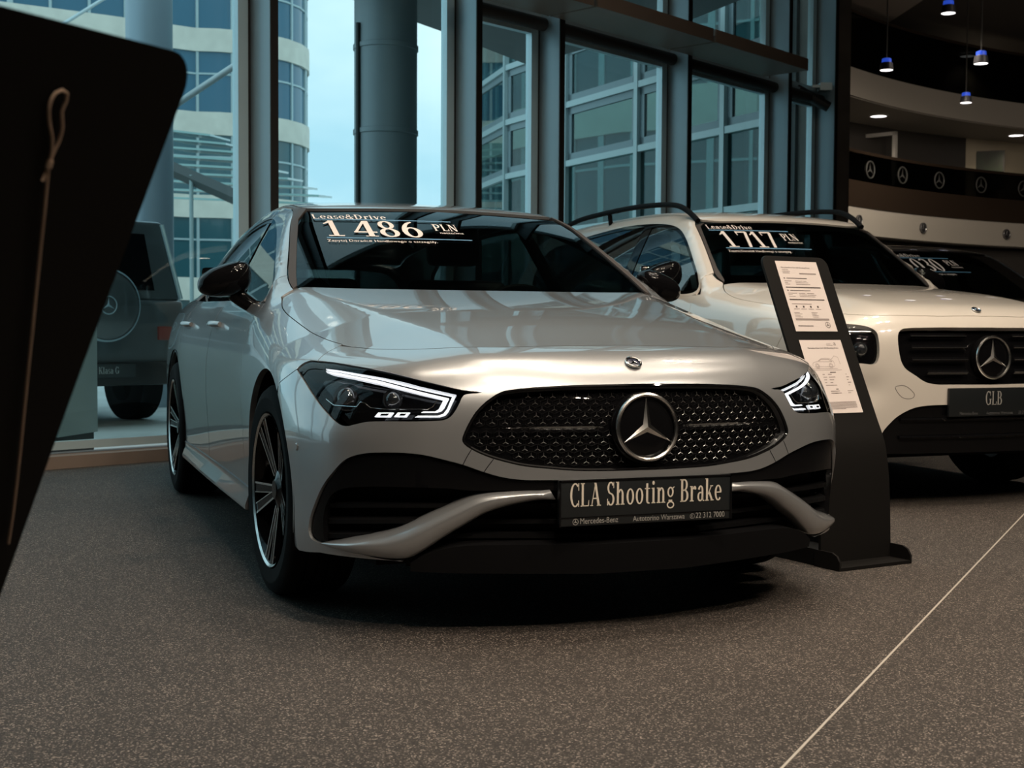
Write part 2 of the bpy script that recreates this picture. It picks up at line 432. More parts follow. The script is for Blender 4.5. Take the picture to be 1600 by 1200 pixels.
# floor: dark speckled carpet
fm = bpy.data.materials.new('speckled_carpet'); fm.use_nodes = True
nt = fm.node_tree; b = nt.nodes['Principled BSDF']; b.inputs['Roughness'].default_value = .75; b.inputs['Specular IOR Level'].default_value = .35
tc = nt.nodes.new('ShaderNodeTexCoord')
v1 = nt.nodes.new('ShaderNodeTexVoronoi'); v1.inputs['Scale'].default_value = 300
n1 = nt.nodes.new('ShaderNodeTexNoise'); n1.inputs['Scale'].default_value = 420; n1.inputs['Detail'].default_value = 3
n2 = nt.nodes.new('ShaderNodeTexNoise'); n2.inputs['Scale'].default_value = 1.3; n2.inputs['Detail'].default_value = 3
for q in (v1, n1, n2): nt.links.new(tc.outputs['Object'], q.inputs['Vector'])
sep = nt.nodes.new('ShaderNodeSeparateColor'); nt.links.new(v1.outputs['Color'], sep.inputs['Color'])
r1 = nt.nodes.new('ShaderNodeValToRGB')
els = r1.color_ramp.elements
els[0].position = 0; els[0].color = (.022, .018, .0155, 1); els[1].position = .97; els[1].color = (.31, .262, .222, 1)
e = els.new(.55); e.color = (.033, .027, .0228, 1); e = els.new(.86); e.color = (.087, .072, .0605, 1)
nt.links.new(sep.outputs[0], r1.inputs['Fac'])
mx = nt.nodes.new('ShaderNodeMix'); mx.data_type = 'RGBA'; mx.blend_type = 'MULTIPLY'; mx.inputs['Factor'].default_value = .8
r2 = nt.nodes.new('ShaderNodeValToRGB'); r2.color_ramp.elements[0].position = .35; r2.color_ramp.elements[0].color = (.40, .40, .40, 1); r2.color_ramp.elements[1].position = .65; r2.color_ramp.elements[1].color = (1.35, 1.35, 1.35, 1)
nt.links.new(n1.outputs['Fac'], r2.inputs['Fac']); nt.links.new(r1.outputs['Color'], mx.inputs[6]); nt.links.new(r2.outputs['Color'], mx.inputs[7])
mx2 = nt.nodes.new('ShaderNodeMix'); mx2.data_type = 'RGBA'; mx2.blend_type = 'MULTIPLY'; mx2.inputs['Factor'].default_value = 1
r3 = nt.nodes.new('ShaderNodeValToRGB'); r3.color_ramp.elements[0].position = .3; r3.color_ramp.elements[0].color = (.85, .85, .85, 1); r3.color_ramp.elements[1].position = .7; r3.color_ramp.elements[1].color = (1.1, 1.1, 1.1, 1)
nt.links.new(n2.outputs['Fac'], r3.inputs['Fac']); nt.links.new(mx.outputs[2], mx2.inputs[6]); nt.links.new(r3.outputs['Color'], mx2.inputs[7])
nt.links.new(mx2.outputs[2], b.inputs['Base Color'])
bp = nt.nodes.new('ShaderNodeBump'); bp.inputs['Strength'].default_value = .35; bp.inputs['Distance'].default_value = .003
nt.links.new(n1.outputs['Fac'], bp.inputs['Height']); nt.links.new(bp.outputs['Normal'], b.inputs['Normal'])

# line of the curtain wall (floor plan), posts 1.9 m apart
def on_ray(p, ratio, L):
    """point at distance L from p whose x/y equals ratio"""
    a = 1+ratio*ratio; bq = -2*(p[0]*ratio+p[1]); c = p[0]**2+p[1]**2-L*L
    y = (-bq+math.sqrt(bq*bq-4*a*c))/(2*a); return (ratio*y, y)
PA = (-1.775, 8.985)
PB = on_ray(PA, (711-800)/CAM_F, 1.93); PC = on_ray(PB, (840-800)/CAM_F, .96); PD = on_ray(PC, (1038-800)/CAM_F, 1.85); PE = on_ray(PD, (1195-800)/CAM_F, 1.85)
dA = (.695, .719); PZ = (PA[0]-dA[0]*1.93, PA[1]-dA[1]*1.93)
posts = [(PZ[0]-dA[0]*1.93*k, PZ[1]-dA[1]*1.93*k) for k in (4, 3, 2, 1)]+[PZ, PA, PB, PC, PD, PE]
dE = (Vector(PE)-Vector(PD)).normalized(); PF = (PE[0]+dE.x*1.0, PE[1]+dE.y*1.0)
wall_line = posts+[PF]
poly = [(x, y) for x, y in wall_line]+[(3.52, 15.0), (7.95, 33.0), (9.5, 40), (30, 40), (34, 6), (20, -9), (-12, -9), (-12, wall_line[0][1]-.5)]
me = mesh('floor', [(x, y, 0) for x, y in poly]+[(x, y, -.06) for x, y in poly], [tuple(range(len(poly)))[::-1], tuple(range(len(poly), 2*len(poly)))]+[(i, (i+1) % len(poly), len(poly)+(i+1) % len(poly), len(poly)+i) for i in range(len(poly))], False)
bm = bmesh.new(); bm.from_mesh(me); bmesh.ops.recalc_face_normals(bm, faces=bm.faces); bm.to_mesh(me); bm.free()
tag(obj('floor', me, fm), kind='structure')
mb = MB(); a = Vector((.40, 2.28, 0)); c = Vector((3.1, 7.45, 0)); d = (c-a).normalized(); s = Vector((-d.y, d.x, 0))*.0028
mb.add([a+s, a-s, c-s, c+s]+[p+Vector((0, 0, .0015)) for p in (a+s, a-s, c-s, c+s)], [(3, 2, 1, 0), (4, 5, 6, 7), (0, 1, 5, 4), (1, 2, 6, 5), (2, 3, 7, 6), (3, 0, 4, 7)])
tag(mb.build('trim_1', mat('floor_seam', (.42, .38, .33), .6)), kind='structure')
# outside ground
mb = MB(); mb.box((-90, 2, -.30), (60, 120, -.08)); tag(mb.build('ground', mat('pale_paving', (.50, .52, .50), .8, noise=(1.5, .12))), kind='structure')

# windows: pane, sash, gasket and deep post per bay
H_LOW, H_TOP = 3.34, 7.4
def frame_mtx(p, q):
    t = Vector((q[0]-p[0], q[1]-p[1], 0)); L = t.length; t.normalize(); n = Vector((t.y, -t.x, 0))     # n points indoors
    return Matrix(((t.x, n.x, 0, p[0]), (t.y, n.y, 0, p[1]), (0, 0, 1, 0), (0, 0, 0, 1))), L
for i in range(len(wall_line)-1):
    m, L = frame_mtx(wall_line[i], wall_line[i+1])
    w = empty('window_%d' % (i+1)); w['kind'] = 'structure'; w.matrix_world = m
    def part(nm, boxes, mt, bev=0):
        q = MB()
        for lo, hi in boxes: q.box(lo, hi)
        o = q.build(nm, mt, w, bevel=bev); return o
    last = i == len(wall_line)-2
    split = i >= 6                                              # the bays with a transom under the shelf
    tops = [(.10, H_LOW), (H_LOW+.12, H_TOP)] if split else [(.10, H_TOP)]
    for z0, z1 in tops:
        part('pane', [((.02, -.010, z0), (L-.12, .0, z1))], M_PANE)
    bars = []
    for z0, z1 in tops:
        bars += [((L-.135, -.03, z0), (L-.055, .035, z1)), ((.0, -.03, z0), (.03, .02, z1)), ((0, -.03, z0), (L-.05, .03, z0+.05)), ((0, -.03, z1-.05), (L-.05, .03, z1))]
    part('sash', bars, M_ALU_LIGHT)
    part('gasket', [((L-.055, -.03, .0), (L-.032, .03, H_TOP))], M_GASKET)
    part('post', [((L-.032, -.06, 0), (L+.032, .25, H_TOP))], M_ALU, .004)
    part('post_shade_strip', [((L-.030, .25, 0), (L+.032, .257, H_TOP))], M_GASKET)  # black strip puts the shade of the post's indoor face into colour
    part('sill', [((0, -.10, -.05), (L, .16, .075))], mat('brown_sill', (.20, .155, .125), .5))
    if split: part('transom', [((0, -.05, H_LOW), (L, .05, H_LOW+.12))], M_ALU)
RXW = 1
# roller blinds and air shelves along the right bays
for k, i in enumerate((5, 6, 7, 8, 9)):
    m, L = frame_mtx(wall_line[i], wall_line[i+1])
    if i > 5:
        bl = MB(); bl.tube([m @ Vector((.03, .10, H_LOW+.02)), m @ Vector((L-.06, .10, H_LOW+.02))], .055, 14)
        o = bl.build('roller_blind', mat('blind_fabric', (.030, .027, .025), .7))
        tag(o, ['', 'rolled dark blind above the narrow window bay', 'rolled dark blind above the wide bay left of the last two posts', 'rolled dark blind above the last wide window bay', 'rolled dark blind stub beside the dark pillar'][k], 'blind', 'roller blinds')
def shelf(p, q, x0, x1, label):
    """boxed shelf from sight column x0 to x1"""
    m, L = frame_mtx(p, q)
    def along(px):
        k = (px-800)/CAM_F; o = m @ Vector((0, .76, 0)); t = m.to_3x3() @ Vector((1, 0, 0))
        return (k*o.y-o.x)/(t.x-k*t.y)
    s0, s1 = along(x0), along(x1); mb = MB(); z0, z1 = H_LOW+.04, H_LOW+.155
    mb.box((s0, .27, z0), (s1, .75, z0+.02)); mb.box((s0, .74, z0), (s1, .76, z1)); mb.box((s0, .27, z1-.02), (s1, .75, z1)); mb.box((s0, .27, z0), (s0+.03, .75, z1)); mb.box((s1-.03, .27, z0), (s1, .75, z1))
    r = mb.build('service_shelf', M_DARKMETAL, bevel=.004); r.matrix_world = m
    tag(r, label, 'shelf', 'service shelves above the windows')
    for f in (.15, .85):
        h = MB(); h.box((s0+(s1-s0)*f-.02, .245, z0+.06), (s0+(s1-s0)*f+.02, .29, z0+.10)); h.build('bracket', M_DARKMETAL, r)
    return r
shelf(PB, PC, 752, 924, 'boxed shelf at the top edge over the narrow window bay')
shelf(PC, PD, 930, 1109, 'brown boxed shelf above the wide middle window bay')
shelf(PD, PE, 1113, 1256, 'brown boxed shelf above the last window bay, next to the dark pillar')
# dark pillar at the end of the glass
def box_at(name, x, y, w, d, z0, z1, m, rz=0, bevel=0):
    mb = MB(); mb.box((-w/2, -d/2, z0), (w/2, d/2, z1)); o = mb.build(name, m, bevel=bevel); o.location = (x, y, 0); o.rotation_euler.z = rz; return o
cp = at(1281, 500, 14.9)
tag(box_at('pillar', cp.x, cp.y, .40, .5, 0, 12, M_CONC, .2, .01), kind='structure')
cp = at(1246, 500, 15.0)
tag(box_at('wall_end', cp.x+.02, cp.y+.2, .18, .2, 0, 12, M_GASKET, .2), kind='structure')
# spotlight on the pillar
q = at(1268, 150, 14.4)
mb = MB(); mb.tube([(q.x-.28, q.y-.1, q.z+.06), (q.x+.12, q.y-.1, q.z-.16)], .055, 14)
t = mb.build('pillar_spotlight', M_GASKET); tag(t, 'black cylinder spotlight reaching left from the dark pillar', 'spotlight')
mb = MB(); mb.box((q.x+.02, q.y-.12, q.z+.02), (q.x+.15, q.y+.02, q.z+.10)); mb.box((q.x-.06, q.y-.1, q.z+.05), (q.x+.04, q.y-.04, q.z+.08)); mb.build('mount', M_ALU_LIGHT, t)

# ceiling with beams, high above
mb = MB(); mb.prism(poly[::-1], 7.4, 7.6); tag(mb.build('ceiling', mat('dark_ceiling', (.05, .045, .04), .7)), kind='structure')
for k in range(7):
    x = -7.5+k*3.0
    mb = MB(); mb.box((x-.09, -8.9, 6.9), (x+.09, (1.0, 4.0, 6.8, 10.0, 13.0, 13.5, 13.5)[k], 7.39)); o = mb.build('trim_%d' % (k+2), mat('ceiling_beam', (.16, .15, .14), .5)); tag(o, kind='structure')
# walls indoors out of the frame
_pl = [Vector((x, y, 0)) for x, y in poly]; k0 = len(wall_line)+2
_wm = mat('indoor_wall', (.12, .11, .10), .8)
for j, nm in zip(range(k0, len(_pl)), ('far', 'right', 'front_right', 'front', 'left', 'left_return')):
    a, c = _pl[j], _pl[(j+1) % len(_pl)]; t = (c-a).normalized(); n = Vector((-t.y, t.x, 0))*.15
    mb = MB(); mb.prism([(v.x, v.y) for v in (a, c, c+n, a+n)], -.06, 7.4); tag(mb.build('wall_'+nm, _wm), kind='structure')

mb = MB(); pa, pb = Vector((3.50, 14.9, 0)), Vector((8.0, 33.2, 0)); t = (pb-pa).normalized(); n = Vector((-t.y, t.x, 0))*.12
mb.prism([(p.x, p.y) for p in (pa, pb, pb+n, pa+n)], -.06, 7.4)
tag(mb.build('wall_end_side', mat('indoor_wall', (.12, .11, .10), .8)), kind='structure')

# spotlights under the ceiling that light the cars
for x, y, u, v, _p, _c in SPOTS:
    o = empty('ceiling_spotlight', (x, y, 6.60)); o['kind'] = 'structure'
    q = (Vector((u, v, .4))-Vector((x, y, 6.6))).to_track_quat('Z', 'Y').to_matrix().to_4x4()
    mb = MB(); mb.lathe([(.10, .02), (.12, .04), (.12, -.20), (0, -.22)], 24, q); mb.build('can', M_GASKET, o)
    mb = MB(); mb.lathe([(0, .03), (.10, .03)], 24, q); mb.build('lens', mat('spot_lens', (1, .9, .8), .4, emit=(1.0, .86, .70), estr=45), o)
    mb = MB(); mb.tube([(0, 0, 0), (0, 0, .8)], .02, 8); mb.build('stem', M_GASKET, o)
# ------------------------------------------------------------------ outside
M_BEIGE = mat('beige_stone', (.80, .74, .64), .8, noise=(2, .08))
M_TEAL = mat('teal_glazing', (.035, .11, .13), .12, .0, coat=.4)
M_BLUEGLASS = mat('blue_glazing', (.035, .14, .22), .12, .0, coat=.4)
M_FRAME = mat('facade_frame', (.45, .55, .56), .4, .3)
def banded(name, line, z0, floor_h, n, label, glass_m, band_h=1.0, every=1.6, cat='building'):
    """storeys of stone band and glazing along a plan line (outer face on the right of its direction)"""
    r = empty(name, (line[0][0], line[0][1], 0)); tag(r, label, cat, None)
    P = [Vector((x-line[0][0], y-line[0][1], 0)) for x, y in line]
    nn = []
    for i in range(len(P)):
        t = (P[min(i+1, len(P)-1)]-P[max(i-1, 0)]).normalized(); nn.append(Vector((t.y, -t.x, 0)))
    def strip(nm, z_a, z_b, out, m, parent=r, thick=.4):
        mb = MB(); vs = []
        for p, q in zip(P, nn):
            vs += [p+q*out+Vector((0, 0, z_a)), p+q*out+Vector((0, 0, z_b)), p+q*(out-thick)+Vector((0, 0, z_b)), p+q*(out-thick)+Vector((0, 0, z_a))]
        k = len(P)
        fs = [(i*4+j, i*4+4+j, i*4+4+(j+1) % 4, i*4+(j+1) % 4) for i in range(k-1) for j in range(4)]+[(0, 1, 2, 3), ((k-1)*4+3, (k-1)*4+2, (k-1)*4+1, (k-1)*4)]
        mb.add(vs, fs); return mb.build(nm, m, parent)
    for s in range(n):
        z = z0+s*floor_h
        strip('stone_band', z, z+band_h, .12, M_BEIGE)
        g = strip('glazing', z+band_h, z+floor_h, 0, glass_m(s) if callable(glass_m) else glass_m)
        mb = MB(); L = 0; nxt = every*.5
        for i in range(len(P)-1):
            seg = (P[i+1]-P[i]); l = seg.length
            while nxt < L+l:
                f = (nxt-L)/l; p = P[i]+seg*f; q = nn[i].lerp(nn[i+1], f)
                ang = math.atan2(q.y, q.x)
                mm = Matrix.Translation(p) @ Matrix.Rotation(ang, 4, 'Z'); wd = .05 if int(nxt/every) % 3 else .10
                mb.box((-.02, -wd, z+band_h), (.07, wd, z+floor_h), mm); nxt += every
            L += l
        strip('rail', z+band_h+(floor_h-band_h)*.62, z+band_h+(floor_h-band_h)*.62+.07, .05, M_FRAME, g, .1)
        mb.build('mullions', M_FRAME, g, autosmooth=False)
    return r
# office block across the yard, its corner rounded
P0 = at(0, 500, 46); P1 = at(326, 500, 50)
line = [(P0.x-12, P0.y-3), (P0.x, P0.y), ((P0.x+P1.x)/2, (P0.y+P1.y)/2), (P1.x-.5, P1.y-.05)]
c = Vector((P1.x-.5, P1.y+3.6)); rr = 3.65
line += [(c.x+rr*math.sin(a), c.y-rr*math.cos(a)) for a in [math.radians(x) for x in (15, 30, 45, 60, 75, 90, 105)]]
line += [(c.x+rr-4.5, c.y+14)]
banded('office_building', line, -1.3, 3.12, 8, 'banded office block with a rounded corner, across the yard on the left', lambda s: M_BLUEGLASS if s >= 3 else M_TEAL, .86, 1.35)
# second block on the right
line = [(-2.2, 46), (.2, 39.5), (3.0, 36.2), (6.4, 34.6)]
banded('office_building', line, -1.0, 3.6, 6, 'banded office block on the right, seen through the glazed wing', M_TEAL, 1.15, 1.1)
# glazed wing standing at right angles to the showroom
wing = empty('glazed_wing', (3.62, 15.0, 0)); tag(wing, 'glazed wing of pale bars running off outside the right window bays', 'facade')
M_WINGGLASS = glass('wing_pane', (.40, .54, .54), 1.45, .0)
A0 = Vector((3.62, 15.0, 0)); A1_ = Vector((-.10, 22.0, 0)); A2_ = Vector((-1.25, 26.0, 0))
segs = []
for p, q, n in ((A0, A1_, 4), (A1_, A2_, 2)):
    for i in range(n): segs.append((p.lerp(q, i/n)-A0, p.lerp(q, (i+1)/n)-A0))
zl = [0, 1.3, 2.35, 3.36, 4.25, 5.15, 6.05, 7.0]
for p, q in segs:
    t = (q-p).normalized(); nrm = Vector((-t.y, t.x, 0)); L = (q-p).length
    mm = Matrix(((t.x, nrm.x, 0, p.x), (t.y, nrm.y, 0, p.y), (0, 0, 1, 0), (0, 0, 0, 1)))
    g = MB(); g.box((0, -.01, 0), (L, 0, 7)); g.build('pane', M_WINGGLASS, wing, autosmooth=False).matrix_local = mm
    f = MB(); f.box((-.045, -.06, 0), (.045, .07, 7))
    for z in zl[1:]: f.box((0, -.05, z-.045), (L, .06, z+.045))
    f.build('frame', M_FRAME, wing, autosmooth=False).matrix_local = mm
    s = MB()
    for z0, z1 in ((3.36, 4.25), (4.25, 5.15)):
        for lo, hi in (((.06, -.03, z0+.05), (L-.06, .02, z0+.15)), ((.06, -.03, z1-.15), (L-.06, .02, z1-.05)), ((.05, -.03, z0+.05), (.15, .02, z1-.05)), ((L-.15, -.03, z0+.05), (L-.05, .02, z1-.05))): s.box(lo, hi)
    s.build('sash', mat('wing_sash', (.22, .28, .30), .4, .3), wing, autosmooth=False).matrix_local = mm
# roof slab over the forecourt with its two round columns
mb = MB(); sl = [(-2.9, 13.5), (-1.98, 15.0), (-.92, 16.8), (.2, 18.9), (2.2, 16.0), (2.9, 14.4), (1.9, 13.2), (.2, 11.6), (-.5, 11.2)]
mb.prism(sl, 4.6, 5.0)
tag(mb.build('canopy_roof', mat('canopy_soffit', (.16, .17, .17), .7)), 'dark canopy slab above the large grey column outside', 'canopy')
def round_column(x, y, r, h, m, label, bands):
    o = empty('column', (x, y, -.08)); tag(o, label, 'column', 'round columns outside')
    mb = MB(); mb.lathe([(r, 0), (r, h)], 48); s = mb.build('shaft', m, o)
    for z in bands:
        b_ = MB(); b_.lathe([(r, z), (r+.012, z+.005), (r+.012, z+.05), (r, z+.055)], 48); b_.build('band', m, o)
    if bands:
        p = MB(); p.tube([(-r*.80, -r*.66, .1), (-r*.80, -r*.66, 4.0)], .025, 8); p.build('cable_pipe', M_GASKET, o)
    return o
cp = at(602, 500, 13.6); round_column(cp.x, cp.y, .322, 4.68, mat('column_grey', (.25, .30, .32), .45, .2), 'thick grey round column with two raised bands behind the silver estate', (2.9, 3.76))
cp = at(236, 500, 15.2); round_column(cp.x, cp.y, .262, 9, mat('column_pale', (.34, .42, .48), .4, .2), 'pale smooth round column at the left window', ())
# stepped glass canopy in the yard
cn = empty('glass_canopy', (at(350, 300, 34).x, 34, -.08)); tag(cn, 'stepped glass canopy with a dark sloping beam in front of the banded block', 'canopy')
M_CAN = mat('canopy_glass', (.33, .50, .48), .2, coat=.3)
for k in range(9):
    y = 207+k*13.0; x0 = 262-k*1.0; x1 = 330+k*24
    a = at(x0, y, 34)-cn.location; c = at(min(x1, 520), y+8+k*.4, 34-k*.2)-cn.location
    mb = MB(); mb.add([a, c, c+Vector((0, 2.4, .20)), a+Vector((0, 2.4, .20))]+[p+Vector((0, 0, .05)) for p in (a, c, c+Vector((0, 2.4, .20)), a+Vector((0, 2.4, .20)))], [(3, 2, 1, 0), (4, 5, 6, 7), (0, 1, 5, 4), (1, 2, 6, 5), (2, 3, 7, 6), (3, 0, 4, 7)])
    mb.build('glass_sheet', M_CAN, cn)
mb = MB(); a = at(262, 262, 32)-cn.location; c = at(392, 320, 31)-cn.location; mb.tube([a, c], .18, 4); mb.build('beam', mat('canopy_beam', (.05, .06, .06), .5), cn)
for k in range(2):
    c = at((300, 372)[k], (275, 312)[k], 31.6)-cn.location; mb = MB(); mb.tube([(c.x, c.y, 0), (c.x, c.y, c.z)], .05, 12); mb.build('leg', mat('canopy_leg', (.30, .38, .38), .5), cn)
mb = MB(); a = at(100, 45, 30); c = at(182, -5, 30); d = at(274.5, 168, 15.2); e = at(400, 86, 15.6)
for p, q in ((a, c), (d, e)):
    mb = MB(); mb.tube([p, q], .04, 10); tag(mb.build('brace_rod', mat('pale_steel', (.62, .70, .72), .4, .2)), 'pale diagonal steel rod '+('high at the top left' if p is a else 'right of the pale column'), 'rod', 'diagonal rods outside')
# plinth beside the glass
cp = at(92, 600, 8.75); o = empty('plinth', (cp.x, cp.y, -.08), -.2); tag(o, 'plain grey box plinth standing behind the left window', 'plinth')
mb = MB(); mb.box((-.32, -.25, .21), (.14, .25, .93)); mb.build('body', mat('plinth_grey', (.20, .24, .25), .5), o, bevel=.005)
mb = MB(); mb.box((-.30, -.23, 0), (.12, .23, .21)); mb.build('base', M_GASKET, o)
# boxy car parked outside
def boxy_car():
    cp = at(150, 560, 12.0); beta = .80
    o = empty('boxy_car', (cp.x, cp.y, -.08), beta); tag(o, 'boxy dark grey car outside with a round spare wheel cover on its back door', 'car', None)
    BP = mat('grey_car_paint', (.10, .115, .12), .3, .3, coat=.8)
    # local space: rear face looks to -y, width along x
    mb = MB(); mb.prism([(-.93, .02), (-.86, -.0), (.86, -.0), (.93, .02), (.93, 4.3), (-.93, 4.3)], .55, 1.18); mb.build('body', BP, o, bevel=.05, seg=3)
    gh = MB(); lo = [(-.90, .02), (.90, .02), (.90, 3.0), (-.90, 3.0)]; hi = [(-.76, .12), (.76, .12), (.76, 2.7), (-.76, 2.7)]
    vs = [(x, y, 1.17) for x, y in lo]+[(x, y, 1.93) for x, y in hi]
    gh.add(vs, [(3, 2, 1, 0), (4, 5, 6, 7), (0, 1, 5, 4), (1, 2, 6, 5), (2, 3, 7, 6), (3, 0, 4, 7)]); g = gh.build('cabin', BP, o, bevel=.05, seg=3)
    mb = MB(); mb.add([(-.62, .030, 1.27), (.62, .030, 1.27), (.55, .088, 1.80), (-.55, .088, 1.80)], [(0, 1, 2, 3)]); mb.build('rear_window', M_GLOSSBLACK, g)
    for sx in (-1, 1):
        mb = MB(); mb.add([(.905*sx, .5, 1.26), (.905*sx, 2.7, 1.26), (.80*sx, 2.55, 1.82), (.80*sx, .6, 1.82)], [(0, 1, 2, 3)]); mb.build('side_window', M_GLOSSBLACK, g)
        mb = MB(); mb.box((.70*sx-.07, -.03, .80), (.70*sx+.07, .02, .93)); mb.build('tail_lamp', mat('red_lamp', (.22, .03, .02), .3), o, bevel=.01)
        mb = MB(); mb.tube([(.885*sx, .0, 1.19), (.748*sx, .11, 1.9)], .022, 8); mb.build('pillar_trim', M_ALU_LIGHT, o)  # pale tube drawn in as the highlight along the leaning body edge
        for y in (.75, 3.55):
            w = MB(); w.lathe([(.20, -.13), (.34, -.135), (.385, -.11), (.39, 0), (.385, .11), (.34, .135), (.20, .13), (.0, .11)], 40, RX_); t = w.build('wheel', M_RUB, o); t.location = (.80*sx, y, .39)
            if sx < 0: t.rotation_euler.z = PI
    mb = MB(); mb.box((-.94, -.08, .38), (.94, .30, .60)); mb.build('bumper', M_GASKET, o, bevel=.03)
    mb = MB(); mb.box((-.92, .3, .42), (.92, 4.2, .56)); mb.build('underbody', M_GASKET, o)
    mb = MB(); mm = Matrix.Translation((0.02, -.005, 1.12)) @ Matrix.Rotation(PI/2, 4, 'X')
    mb.lathe([(0, .19), (.28, .19), (.315, .17), (.33, .10), (.33, 0)], 48, mm); c = mb.build('spare_wheel_cover', BP, o)
    rg = MB(); rg.lathe([(.318, .180), (.335, .17), (.335, .15)], 48, mm); rg.build('cover_ring', M_ALU, c)
    star_badge(c, lambda x, y, h: Vector((.02+x, -.195-h, 1.12+y)), .08, M_ALU, 'cover_star')
    mb = MB(); mb.box((-.20, -.105, .46), (.34, -.085, .58)); pl = mb.build('number_plate', mat('outdoor_plate', (.03, .035, .036), .4), o)
    V, F, w = serif_text('Klasa G', .062, .8, .04)
    put_text('plate_lettering', [(V, F, -w/2+.07, .495)], lambda q: np.stack([q[:, 0], np.full(len(q), -.107), q[:, 1]], 1), mat('outdoor_lettering', (.45, .47, .45), .5), pl)
RX_ = Matrix.Rotation(PI/2, 4, 'Y'); M_RUB = mat('tyre_rubber', (.007, .007, .007), .85, spec=.10, noise=(60, .25))
M_GLOSSBLACK = mat('gloss_black', (.004, .004, .0045), .03, spec=.20)
boxy_car()
